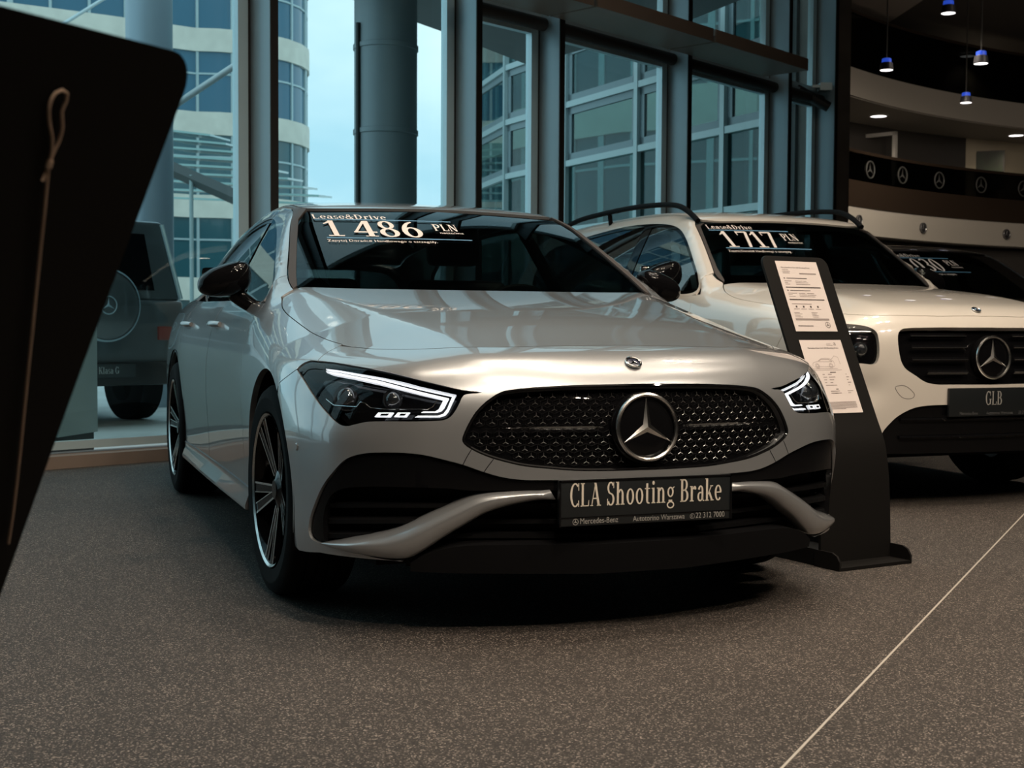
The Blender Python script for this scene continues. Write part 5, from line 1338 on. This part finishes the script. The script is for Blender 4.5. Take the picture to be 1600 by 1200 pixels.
    for sx in (1, -1):
        B.panel('front_wing', wing, M_WHITE, root, 'sph', sp=.03, hem=.02, imp=A, side=sx)
        d1 = B.panel('front_door', fd, M_WHITE, root, 'side', sp=.045, hem=.015, imp=A, side=sx)
        d2 = B.panel('rear_door', rd, M_WHITE, root, 'side', sp=.045, hem=.015, imp=A, side=sx)
        B.panel('rear_quarter', rq, M_WHITE, root, 'side', sp=.05, hem=.02, imp=A, side=sx)
        for dd, f in ((d1, -1.38), (d2, -2.35)):
            x = B.lift('side', [(f, .95)], L)[0][0]; mb = MB(); mb.tube([((x+o)*sx, f+e, .95) for e, o in ((-.1, .005), (-.06, .03), (.06, .03), (.1, .005))], .012, 8); mb.build('door_handle', M_WHITE, dd)
        B.panel('side_frame', frame, M_WHITE, root, 'side', holes=[dlo], sp=.04, hem=.012, imp=A, side=sx, gap=.001, edge=.025)
        ins = inset(dlo, .022)
        B.panel('window_trim', dlo, M_GLOSSBLACK, root, 'side', holes=[ins], sp=.03, hem=.01, off=-.003, gap=.0005, imp=U, side=sx)
        B.panel('side_window', ins, M_SIDEGLASS, root, 'side', sp=.06, hem=0, off=-.008, gap=0, imp=U, side=sx)
        B.panel('door_pillar', [(-1.50, 1.09), (-1.49, 1.505), (-1.60, 1.508), (-1.63, 1.09)], M_GLOSSBLACK, root, 'side', sp=.05, hem=.02, off=-.004, gap=0, imp=U, side=sx)
        B.panel('pillar_trim', trim, M_TRIM, root, 'front', sp=.03, hem=.015, off=.002, gap=0, imp=U, side=sx)
        build_mirror(root, B, .935, -.80, 1.155, M_GLOSSBLACK, sx, size=(.125, .09, .080))
        mb = MB(); pts = [(.585, -.99, 1.500), (.590, -1.08, 1.555), (.592, -1.2, 1.603), (.592, -1.38, 1.628), (.590, -1.8, 1.647), (.585, -2.3, 1.645), (.58, -2.75, 1.628), (.57, -3.05, 1.585), (.565, -3.2, 1.54)]
        pts = smooth_curve(pts, .06); mb.tube([(p[0]*sx, p[1], p[2]) for p in pts], .017, 10)
        mb.tube([(.59*sx, -2.2, 1.63), (.58*sx, -2.2, 1.56)], .016, 8)
        mb.build('roof_rail', M_BLACK, root)
        mb = MB(); n = 12; sec = []
        for i in range(n+1):
            f = -.43-(2.37-.43)*i/n; x0 = B.lift('side', [(f, .34)], L)[0][0]
            sec += [(x0*sx, f, .345), ((x0+.012)*sx, f, .30), ((x0-.01)*sx, f, .25), ((x0-.12)*sx, f, .235)]
        mb.add(sec, [(i*4+j, i*4+j+1, i*4+5+j, i*4+4+j) for i in range(n) for j in range(3)], True); mb.build('side_sill', M_BLACK, root)
        for cF in (0, A2):
            mb = MB(); pr = arc_pts(cF, AC, AR+.015, -20, 200, 20)
            mb.add([(x, f, z) for f, z in pr for x in (.55*sx, .885*sx)], [(2*i, 2*i+1, 2*i+3, 2*i+2) for i in range(len(pr)-1)], True)
            c0 = [(.55*sx, f, z) for f, z in pr]; mb.add(c0, [tuple(range(len(c0)))])
            mb.build('arch_liner', M_BLACK, root, autosmooth=False)
        for f in (0, A2): build_wheel(root, f, .785*sx, .36, .25, 5, .4 if sx > 0 else -.4)
    tail = mirror_half(np.concatenate([[(0, 1.45), (.35, 1.445), (.5, 1.42), (.64, 1.25), (.74, 1.06), (.82, .9), (.83, .6), (.8, .35), (0, .35)]]))
    rw = mirror_half([(0, 1.42), (.4, 1.41), (.5, 1.37), (.57, 1.14), (.4, 1.10), (0, 1.10)])
    B.panel('tailgate', tail, M_WHITE, root, 'rear', holes=[rw], sp=.06, hem=.02, imp=A)
    B.panel('rear_window', rw, M_SIDEGLASS, root, 'rear', sp=.1, hem=0, off=-.004, imp=U)
    mb = MB(); mb.box((-.70, -3.4, .22), (.70, .55, .30)); mb.box((-.52, -3.4, .30), (.52, .45, .65)); mb.box((-.84, -2.3, .26), (.84, -.46, .40)); mb.build('floor_pan', M_BLACK, root)
    mb = MB(); mb.box((-.74, -1.0, .7), (.74, -.50, 1.06)); mb.build('dashboard', M_INTERIOR, root, bevel=.06, seg=3)
    mb = MB(); mm = Matrix.Translation((-.36, -1.10, 1.0)) @ Matrix.Rotation(1.1, 4, 'X')
    mb.tube([mm @ Vector((.185*math.cos(2*PI*q/36), .185*math.sin(2*PI*q/36), 0)) for q in range(36)], .016, 8, closed=True, caps=False); mb.box((-.17, -.02, -.01), (.17, .02, .012), mm); mb.build('steering_wheel', M_INTERIOR, root)
    for x in (-.37, .37): build_seat(root, x, -1.55, .50, M_SEAT)
    mb = MB(); mb.box((-.66, -2.6, .5), (.66, -2.1, .68)); mb.box((-.66, -2.7, .65), (.66, -2.54, 1.15)); mb.build('rear_bench', M_SEAT, root, bevel=.06, seg=3)
    # plate
    mb = MB(); mb.box((-.266, .868, .443), (.266, .884, .580)); pl = mb.build('number_plate', M_PLATE, root, bevel=.004)
    def pp(q): return np.stack([-q[:, 0], np.full(len(q), .8853), q[:, 1]], 1)
    V, F, w = serif_text('GLB', .066, .70, .02); put_text('plate_lettering', [(V, F, -w/2, .497)], pp, M_GREYTEXT, pl)
    it = []
    for t, x in (('Mercedes-Benz', -.205), ('Autotorino Warszawa', -.045), ('22 312 7000', .150)):
        V, F, w = plain_text(t, .0215); it.append((V*np.array([.82, 1]), F, x, .451))
    put_text('plate_small_lettering', it, pp, mat('plate_dim_lettering', (.10, .10, .10), .5), pl)
    # sticker
    price_sticker(B, U, wind, '1', '717', 1.442, 1.322, (-.565, -.02))
    return root
def price_sticker(B, U, wind, a, b, z1, z0, xr):
    """price lettering between two lines; z1/z0 heights of the lines"""
    def wp(q):
        P = B.lift('front', np.stack([-q[:, 0], q[:, 1]], 1), U); return P+B.normal(P, U)*.0015
    h = z1-z0; x0, x1 = xr; W = x1-x0; it = []
    def line(txt, u0, u1, z, hh, serif=True):
        V, F, w = serif_text(txt, hh, 1, .03) if serif else plain_text(txt, hh*1.37)
        return (V*np.array([(u1-u0)*W/w, 1]), F, x0+u0*W, z)
    it = [line('Lease&Drive', .0, .50, z1+h*.04, h*.22), line(a, .06, .20, z0+h*.08, h*.84), line(b, .25, .66, z0+h*.08, h*.84),
          line('PLN', .76, .95, z0+h*.48, h*.36), line('netto/mc', .78, .96, z0+h*.32, h*.11, False), line('Zapytaj Doradcę Handlowego o szczegóły.', .03, .72, z0-h*.18, h*.11, False)]
    put_text('price_sticker', it, wp, M_STICKER, wind)
    it = []
    for u0, u1, z in ((0, .90, z1-h*.05), (.03, 1.0, z0)):
        n = 20; V = [(x0+W*(u0+(u1-u0)*i/n), z+j*.006) for i in range(n+1) for j in (0, 1)]
        it.append((np.array(V), [(2*i, 2*i+2, 2*i+3, 2*i+1) for i in range(n)], 0, 0))
    put_text('sticker_line', it, wp, M_BLUE, wind)
GLB_ROOT = build_glb()

# ------------------------------------------------------------------ the dark car behind
def build_dark():
    M_DARK = paint('black_paint', (.012, .012, .013), .2, .25)
    r = copy_tree(CLA_ROOT); r.name = 'hatchback_car'
    r.location = (3.80, 9.62, 0); r.scale = (1.0, 1.0, 1.105)
    tag(r, 'black car mostly hidden behind the white off-roader, white sticker on its windscreen', 'car', 'showroom cars')
    wind = None
    def walk(o):
        nonlocal wind
        for ch in list(o.children):
            n = ch.name.split('.')[0]
            if n in ('price_sticker', 'sticker_line', 'plate_lettering'): bpy.data.objects.remove(ch); continue
            if n == 'windscreen': wind = ch
            if ch.type == 'MESH' and ch.data.materials and ch.data.materials[0] == M_SILVER:
                ch.material_slots[0].link = 'OBJECT'; ch.material_slots[0].material = M_DARK
            if ch.type == 'MESH' and ch.data.materials and ch.data.materials[0] == M_LED:
                ch.material_slots[0].link = 'OBJECT'; ch.material_slots[0].material = M_GLOSSBLACK
            walk(ch)
    walk(r)
    price_sticker(CLA, cla_upper, wind, '1', '030', 1.290, 1.180, (-.53, .05))
    return r
build_dark()
# ------------------------------------------------------------------ galleries around the hall
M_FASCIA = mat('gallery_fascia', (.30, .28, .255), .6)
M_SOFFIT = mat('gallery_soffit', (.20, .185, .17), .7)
M_BRONZE = mat('bronze_cladding', (.055, .038, .028), .25, .6)
M_RAILGLASS = glass('balustrade_glass', (.10, .105, .105), 1.5, .01)
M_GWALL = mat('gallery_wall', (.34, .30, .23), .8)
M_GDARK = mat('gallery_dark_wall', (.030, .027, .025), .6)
M_BULB = mat('lamp_bulb', (1, .98, .96), .4, emit=(1.0, .95, .93), estr=3.2)
GC = (20.0, 15.0); GR = 17.35
def gal_end(R):
    """angle where a circle of the gallery meets the end wall"""
    for k in range(2000):
        a = 90+.05*k; x = GC[0]+R*math.cos(math.radians(a)); y = GC[1]+R*math.sin(math.radians(a))
        if x < 3.50+(y-14.9)*4.5/18.3+.06: return a
    return 190
def ring(name, r0, r1, z0, z1, m, parent=None, a0=118, a1=186, n=40):
    mb = MB(); vs = []; e0, e1 = gal_end(r0), gal_end(r1)
    for i in range(n+1):
        f = i/n; p = math.radians(a0+(min(a1, e0)-a0)*f); q = math.radians(a0+(min(a1, e1)-a0)*f)
        I = (GC[0]+r0*math.cos(p), GC[1]+r0*math.sin(p)); O = (GC[0]+r1*math.cos(q), GC[1]+r1*math.sin(q))
        vs += [(*I, z0), (*O, z0), (*O, z1), (*I, z1)]
    fs = [(i*4+j, i*4+4+j, i*4+4+(j+1) % 4, i*4+(j+1) % 4) for i in range(n) for j in range(4)]+[(0, 1, 2, 3), (n*4+3, n*4+2, n*4+1, n*4)]
    mb.add(vs, fs); return mb.build(name, m, parent)
A0G, A1G = 96, 170
def gal(px, d=None, z=None, dr=0.0):
    """a point on the gallery circle (radius GR + dr) seen in a pixel column"""
    k = (px-800)/CAM_F; R = GR+dr
    a = 1+k*k; b = -2*(k*GC[0]+GC[1]); c = GC[0]**2+GC[1]**2-R*R
    y = (-b+math.sqrt(max(b*b-4*a*c, 0)))/(2*a)
    return Vector((k*y, y, z or 0))
for lv, (zb, zt, zr, lab) in enumerate(((2.76, 3.30, 4.40, 'lower'), (5.47, 6.02, 7.12, 'upper'))):
    g = ring('floor_%d' % (lv+2), GR, GR+1.75, zb, zt, M_FASCIA, None, A0G, A1G); tag(g, kind='structure')
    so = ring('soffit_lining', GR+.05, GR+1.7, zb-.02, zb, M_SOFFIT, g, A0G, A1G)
    bal = empty('balustrade', (GC[0], GC[1], zt)); tag(bal, '%s curved gallery railing of dark glass%s' % (lab, ' marked with star emblems' if lv == 0 else ' under the ceiling'), 'railing', 'gallery railings')
    def lring(nm, r0, r1, z0, z1, m):
        o = ring(nm, r0, r1, z0, z1, m, None, A0G, A1G); o.parent = bal; o.location = (-GC[0], -GC[1], -zt); return o
    lring('glass_panel', GR+.06, GR+.075, zt+.02, zr-.02, M_RAILGLASS)
    lring('hand_rail', GR+.03, GR+.10, zr-.02, zr+.04, M_BRONZE)
    if lv == 0:
        lring('bronze_skirt', GR-.02, GR+.05, zt, zt+.52, M_BRONZE)
        for px in (1358, 1408, 1465, 1530, 1596):
            p = gal(px, z=zt+.80); nrm = (Vector((GC[0], GC[1], 0))-Vector((p.x, p.y, 0))).normalized(); tx = Vector((0, 0, 1)).cross(nrm)
            c0 = p-bal.location
            star_badge(bal, lambda x, y, h: c0+tx*x+Vector((0, 0, 1))*y+nrm*(h-.05), .17, mat('frosted_star', (.045, .045, .045), .6), 'etched_star', ridge=.004, base=.0, tube=.014)
        for k, px in enumerate((1337, 1437, 1567)):
            p = gal(px, z=(zb+zt)/2); nrm = (Vector((GC[0], GC[1], 0))-Vector((p.x, p.y, 0))).normalized(); tx = Vector((0, 0, 1)).cross(nrm)
            o = empty('star_roundel', p); tag(o, 'small dark star roundel on the white gallery fascia, %s of the three' % ('leftmost', 'middle', 'rightmost')[k], 'emblem', 'star roundels on the lower fascia')
            mb = MB(); mb.lathe([(0, .03), (.10, .03), (.11, .0)], 28, nrm.to_track_quat('Z', 'Y').to_matrix().to_4x4()); mb.build('disc', mat('roundel_dark', (.02, .02, .022), .3), o)
            star_badge(o, lambda x, y, h: tx*x+Vector((0, 0, 1))*y+nrm*(h+.03), .105, mat('roundel_star', (.20, .20, .21), .3, .8), 'star', ridge=.01, base=.0, tube=.012)
# back walls of the galleries
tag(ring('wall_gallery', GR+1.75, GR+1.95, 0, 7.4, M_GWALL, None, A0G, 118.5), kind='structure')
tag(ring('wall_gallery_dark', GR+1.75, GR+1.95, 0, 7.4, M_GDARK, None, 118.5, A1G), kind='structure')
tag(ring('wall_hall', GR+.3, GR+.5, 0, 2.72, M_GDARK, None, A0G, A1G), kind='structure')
# glazed door frame on the lower gallery
p = gal(1355, dr=1.65); mb = MB()
for lo, hi in (((-.62, -.05, 3.3), (-.54, .05, 5.25)), ((.54, -.05, 3.3), (.62, .05, 5.25)), ((-.62, -.05, 5.17), (.62, .05, 5.25))): mb.box(lo, hi)
o = mb.build('door_1', mat('pale_door_frame', (.30, .29, .28), .5)); o.location = (p.x, p.y, 0); o.rotation_euler.z = -.75; tag(o, kind='structure')
# pictures
for px, z0, w, h, col, lab in ((1527, 4.22, 1.05, .95, (.006, .013, .005), 'dark green picture on the beige wall of the lower gallery'), (1527, 6.90, 1.0, .75, (.012, .008, .010), 'nearly black picture on the upper gallery wall')):
    p = gal(px, dr=1.68); o = empty('picture', (p.x, p.y, z0), -.38); tag(o, lab, 'picture', 'pictures on the gallery walls')
    mb = MB(); mb.box((-w/2, -.03, 0), (w/2, .03, h)); mb.build('frame', M_GASKET, o)
    mb = MB(); mb.box((-w/2+.04, -.036, .04), (w/2-.04, -.03, h-.04)); mb.build('canvas', mat('canvas_%d' % int(z0*10), col, .5, noise=(5, .7)), o)
# lamps: hanging cylinders with a blue glass collar, and recessed downlights
M_BLUEGLOW = mat('blue_collar', (.02, .05, .35), .3, emit=(.03, .10, .75), estr=.55)
M_LAMPBODY = mat('lamp_body', (.06, .06, .07), .35, .5)
for k, (px, py, s, lab) in enumerate(((1471, 17, 1.0, 'hanging lamp with a blue collar at the top edge, highest of the four'), (1377, 104, .92, 'hanging lamp with a blue collar nearest the dark pillar'), (1523, 94, .98, 'hanging lamp with a blue collar in front of the upper picture'), (1501, 154, .80, 'hanging lamp with a blue collar, lowest of the four'))):
    d = 22.0 if k < 3 else 25.0
    p = at(px, py+10, d); o = empty('hanging_lamp', p); tag(o, lab, 'lamp', 'hanging lamps in the hall')
    u = d/CAM_F*s
    mb = MB(); mb.lathe([(10.5*u, 0), (11.5*u, 1*u), (10*u, 12*u), (8*u, 13*u)], 28); mb.build('shade', M_LAMPBODY, o)
    mb = MB(); mb.lathe([(8.2*u, 12.5*u), (7.6*u, 19*u), (5*u, 20*u)], 28); mb.build('collar', M_BLUEGLOW, o)
    mb = MB(); mb.lathe([(0, .3*u), (10.6*u, .3*u), (11.2*u, .8*u)], 28); mb.build('bulb', M_BULB, o)
    mb = MB(); mb.tube([(0, 0, 20*u), (0, 0, 7.4-p.z)], .012, 6); mb.build('cord', M_GASKET, o)
    spot_light('hanging_lamp_light', (p.x, p.y, p.z-.05), (p.x, p.y+3.5, 0), 260, (1.0, .85, .66), 2.3, .6, .12)
for k, (px, zb, dr, lab) in enumerate(((1366, 5.45, .75, 'round downlight in the gallery soffit right of the dark pillar'), (1580, 5.45, .7, 'round downlight in the gallery soffit at the right edge'), (1502, 7.36, 1.5, 'round downlight in the topmost ceiling'))):
    p = gal(px, dr=dr, z=zb); o = empty('downlight', p); tag(o, lab, 'downlight', 'recessed downlights')
    mb = MB(); mb.lathe([(.17, -.03), (.21, -.03), (.21, .0)], 28); mb.build('trim_ring', M_FASCIA, o)
    mb = MB(); mb.lathe([(0, -.022), (.17, -.022)], 28); mb.build('diffuser', M_BULB, o)
    spot_light('gallery_downlight', (p.x, p.y, p.z-.06), (p.x+.2, p.y+.9, 0), 90, (1, .82, .6), 2.2, .8, .15)

mb = MB(); mb.prism([(3.75, 15.3), (5.5, 16.5), (7.5, 19), (8.05, 23), (8.0, 26.1), (7.85, 28.3), (7.62, 30.5), (7.5, 31.0)], 7.30, 7.39)
tag(mb.build('ceiling_edge', mat('pale_ceiling', (.34, .31, .28), .7)), kind='structure')
# ------------------------------------------------------------------ leaning information stands
M_STAND = mat('black_powder_coat', (.007, .0065, .006), .55, spec=.12)
M_PAPER = mat('paper', (.58, .515, .485), .7)
M_INK = mat('ink', (.07, .055, .05), .7)
M_INKPALE = mat('pale_ink', (.24, .20, .185), .7)
def stand(x, y, phi, label, w=.33, H=1.138, papers=True, lean=.36, flat=.035):
    """sheet-metal stand leaning back, front face towards (sin phi, -cos phi); local x to the right, -y to the front"""
    r = empty('information_stand', (x, y, 0), phi); tag(r, label, 'stand', 'information stands')
    zk = .44; k = (lean-flat)/(H-zk)
    q = [(0, .012), (flat*.04, .10), (flat*.16, .22), (flat*.42, .34), (flat, zk)]
    q += [(flat+k*(z-zk), z) for z in (.52, .7, .9, 1.0)]
    prof = smooth_curve(q, .04)
    prof = np.concatenate([prof, [(flat+k*(z-zk), z) for z in (1.05, H-.035, H-.028, H-.021, H-.015, H-.010, H-.006, H-.003, H-.001, H)]])
    n = len(prof); mb = MB(); th = .012
    def half_w(z): return w/2*(1.06-.06*min(1, z/.8))
    R = .035; rows = []
    for yb, z in prof:
        hw = half_w(z); t = H-z
        if t < R: hw -= R-math.sqrt(max(0, R*R-(R-t)**2))
        rows.append((hw, yb, z))
    vs = []
    for hw, yb, z in rows: vs += [(-hw, yb, z), (hw, yb, z), (hw, yb+th, z), (-hw, yb+th, z)]
    fs = [(i*4+j, i*4+(j+1) % 4, i*4+4+(j+1) % 4, i*4+4+j) for i in range(n-1) for j in range(4)]+[(3, 2, 1, 0), ((n-1)*4, (n-1)*4+1, (n-1)*4+2, (n-1)*4+3)]
    mb.add(vs, fs); p = mb.build('panel', M_STAND, r)
    b = MB(); b.box((-w*.53, -.10, 0), (w*.53, .02, .012)); b.build('tray', M_STAND, r)
    for sx in (-1, 1):
        b = MB(); m = Matrix(((0, 0, 1, 0), (1, 0, 0, 0), (0, 1, 0, 0), (0, 0, 0, 1)))
        b.prism([(-.10, 0), (.03, 0), (.03, .062), (-.06, .062), (-.085, .052), (-.10, .03)], sx*w*.53-.004, sx*w*.53+.004, m); b.build('tray_flange', M_STAND, r)
        b = MB(); b.prism([(.02, 0), (.46, 0), (.49, .02), (.46, .05), (.25, .065), (.02, .06)], sx*w*.50-.005, sx*w*.50+.005, m); b.build('foot', M_STAND, r)
    b = MB(); b.box((-w*.5, .12, 0), (w*.5, .44, .010)); b.build('base_plate', M_STAND, r)
    if not papers: return r, prof
    # arc length along the panel for placing sheets
    P = np.array(prof); seg = np.r_[0, np.cumsum(np.linalg.norm(np.diff(P, axis=0), axis=1))]; T = seg[-1]
    def onp(q, off):
        s = T-np.asarray(q)[:, 1]                                   # distance below the top edge
        yb = np.interp(s, seg, P[:, 0]); z = np.interp(s, seg, P[:, 1])
        dy = np.gradient(P[:, 0], seg); dz = np.gradient(P[:, 1], seg); a = np.interp(s, seg, dy); c = np.interp(s, seg, dz)
        return np.stack([np.asarray(q)[:, 0], yb-off*c, z+off*a], 1)
    def bar(x0, x1, t, h): return (np.array([(x0, t), (x1, t), (x1, t+h), (x0, t+h)]), [(3, 2, 1, 0)], 0, 0)
    def txt(s_, x0, t, size, x1=None):
        V, F, wd = plain_text(s_, size); k = (x1-x0)/wd if x1 else 1
        return (V*np.array([k, -1]), [tuple(reversed(f)) for f in F], x0, t)
    for k, t0 in enumerate((.022, .355)):
        n = 10; q = [(x_, t0+.297*i/n) for i in range(n+1) for x_ in (-.105, .105)]
        F = [(2*i, 2*i+2, 2*i+3, 2*i+1) for i in range(n)]
        sh = obj('paper_sheet', mesh('paper_sheet', onp(q, .0025), F, False), M_PAPER, p)
        L = -.105; ink = []; pale = []
        rnd = random.Random(k+3)
        if k == 0:
            ink.append(txt('Mercedes-Benz CLA 200 Shooting Brake', L+.020, t0+.030, .0085, L+.165))
            for j in range(3): pale.append(bar(L+.022, L+.022+rnd.uniform(.025, .05), t0+.036+.007*j, .0022))
            pale.append(bar(L+.105, L+.190, t0+.050, .0055))
            for t in (.075, .127):
                ink.append(bar(L+.018, L+.024, t0+t-.004, .005)); ink.append(bar(L+.032, L+.135, t0+t-.003, .003))
                for j in range(3):
                    for u in (.018, .072, .112): pale.append(bar(L+u, L+u+rnd.uniform(.015, .05), t0+t+.009+.007*j, .0022))
                ink.append(bar(L+.015, L+.192, t0+t+.035, .0045))
            pale.append(bar(L+.02, L+.12, t0+.181, .003))
            for j in range(4): ink.append(bar(L+.035+.036*j, L+.043+.036*j, t0+.190, .008)); pale.append(bar(L+.024+.036*j, L+.052+.036*j, t0+.203, .002))
            for j in range(4): pale.append(bar(L+.018, L+.045+rnd.uniform(0, .02), t0+.218+.006*j, .002)); pale.append(bar(L+.105, L+.125+rnd.uniform(0, .015), t0+.218+.006*j, .002))
            pale.append(bar(L+.016, L+.185, t0+.243, .008)); ink.append(bar(L+.018, L+.095, t0+.273, .003))
            sc = (L+.170, t0+.270, .0125)
        else:
            ink.append(txt('Mercedes-Benz CLA 200 Shooting Brake', L+.030, t0+.036, .0085, L+.185))
            pale.append(bar(L+.130, L+.152, t0+.016, .002)); pale.append(bar(L+.130, L+.160, t0+.021, .002))
            for j in range(5):
                for u in (.005, .055, .082, .170): pale.append(bar(L+.01+u, L+.01+u+rnd.uniform(.008, .035)*(.5 if u > .1 else 1), t0+.140+.011*j, .0028))
            ink.append(bar(L+.105, L+.135, t0+.132, .003)); ink.append(bar(L+.110, L+.122, t0+.200, .003))
            for j in range(2):
                for u in (.080, .100, .165): pale.append(bar(L+u, L+u+rnd.uniform(.012, .035), t0+.208+.008*j, .0025))
            for j in range(7): pale.append(bar(L+.012, L+.190-(0.06 if j == 6 else 0), t0+.252+.0045*j, .0022))
            sc = (L+.172, t0+.017, .0065)
            # the little side view of the car
            car = [(.030, .108), (.032, .098), (.040, .092), (.060, .088), (.078, .078), (.100, .075), (.125, .078), (.140, .090), (.142, .104), (.138, .108)]
            lines = [car, [(.064, .088), (.080, .080), (.118, .080), (.132, .090), (.064, .089)], [(.132, .080), (.150, .066), (.168, .072), (.170, .10)], [(.028, .118), (.150, .118)], [(.028, .124), (.168, .124)], [(.036, .110), (.138, .110)]]
            for c_, rr in (((.053, .106), .0095), ((.121, .106), .0095)):
                lines.append([(c_[0]+rr*math.cos(a), c_[1]+rr*math.sin(a)) for a in np.linspace(0, 2*PI, 20)]); lines.append([(c_[0]+rr*.6*math.cos(a), c_[1]+rr*.6*math.sin(a)) for a in np.linspace(0, 2*PI, 16)])
            for ln in lines:
                for a, b_ in zip(ln[:-1], ln[1:]):
                    a = np.array(a); b_ = np.array(b_); d = b_-a; l = np.linalg.norm(d)
                    if l < 1e-6: continue
                    nn = np.array([-d[1], d[0]])/l*.0006
                    pale.append((np.array([a+nn, a-nn, b_-nn, b_+nn])+np.array([L, t0]), [(0, 1, 2, 3)], 0, 0))
        x_, t_, rr = sc
        for pg in _arc(0, 0, rr, rr, 0, 360, rr*.14, rr*.14, 26): ink.append((np.array([(x_+a, t_-b_) for a, b_ in pg]), [(0, 1, 2, 3)], 0, 0))
        sp = star_poly(rr*.9, rr*.17)
        for i in (0, 2, 4): ink.append((np.array([(x_+a, t_-b_) for a, b_ in (sp[i-1], sp[i], sp[(i+1) % 6], (0, 0))]), [(0, 1, 2, 3)], 0, 0))
        put_text('print', ink, lambda q: onp(q, .0032), M_INK, sh); put_text('fine_print', pale, lambda q: onp(q, .0031), M_INKPALE, sh)
    return r, prof
stand(1.268, 4.79, math.radians(30), 'black leaning stand with two printed sheets between the silver and white cars')
# second stand in the left foreground, seen from behind
sx_, sy_ = -.326, 1.375
phi2 = math.atan2(-.87, -.49)                                        # its front looks away from us
n2 = Vector((math.sin(phi2), -math.cos(phi2), 0)); r2 = Vector((math.cos(phi2), math.sin(phi2), 0))
w2 = .52; base = Vector((sx_, sy_, 0))+n2*.42
base = base+r2*(w2/2)
s2, prof2 = stand(base.x, base.y, phi2, 'large black stand back at the left edge, closest to the camera, with a tied cord', w2, 1.138, False, .405)
# cord hanging on its back
def back_pt(px, py):
    """where a sight line meets the back of the near stand"""
    P = np.array(prof2); D = at(px, py, 1.0)-Vector((0, 0, CAM_H)); best = None
    for d in np.linspace(.4, 2.2, 900):
        p = Vector((0, 0, CAM_H))+D*d; q = p-base; yb = -(q.x*n2.x+q.y*n2.y)
        f = yb-(np.interp(p.z, P[:, 1], P[:, 0])+.012)
        if best is None or abs(f) < best[0]: best = (abs(f), p)
    off = -n2*.006
    return best[1]+off
loop = [(69, 265), (76, 245), (78, 220), (73, 190), (75, 165), (84, 149), (94, 145), (101, 150), (100, 162), (93, 178), (94, 200), (89, 222), (78, 245), (72, 262)]
tail = [(73, 258), (70, 280), (66, 320), (57, 400), (46, 500), (35, 600), (22, 720), (12, 800), (4, 850)]
stub = [(74, 258), (68, 272), (62, 285)]
M_CORD = mat('cord', (.42, .30, .22), .8)
co = None
for nm, pts, rr in (('string', tail, .0016), ('loop', loop, .0016), ('knot_end', stub, .0016), ('knot', [(75, 253), (72, 264)], .0032)):
    q = [back_pt(*p) for p in pts]; q = smooth_curve(q, .01)
    if co is None:
        co = empty('string_loop', q[0]); tag(co, 'thin brown string with a knotted loop hanging on the back of the near black stand', 'string')
    mb = MB(); mb.tube([Vector(p)-co.location for p in q], rr, 8); mb.build(nm, M_CORD, co)
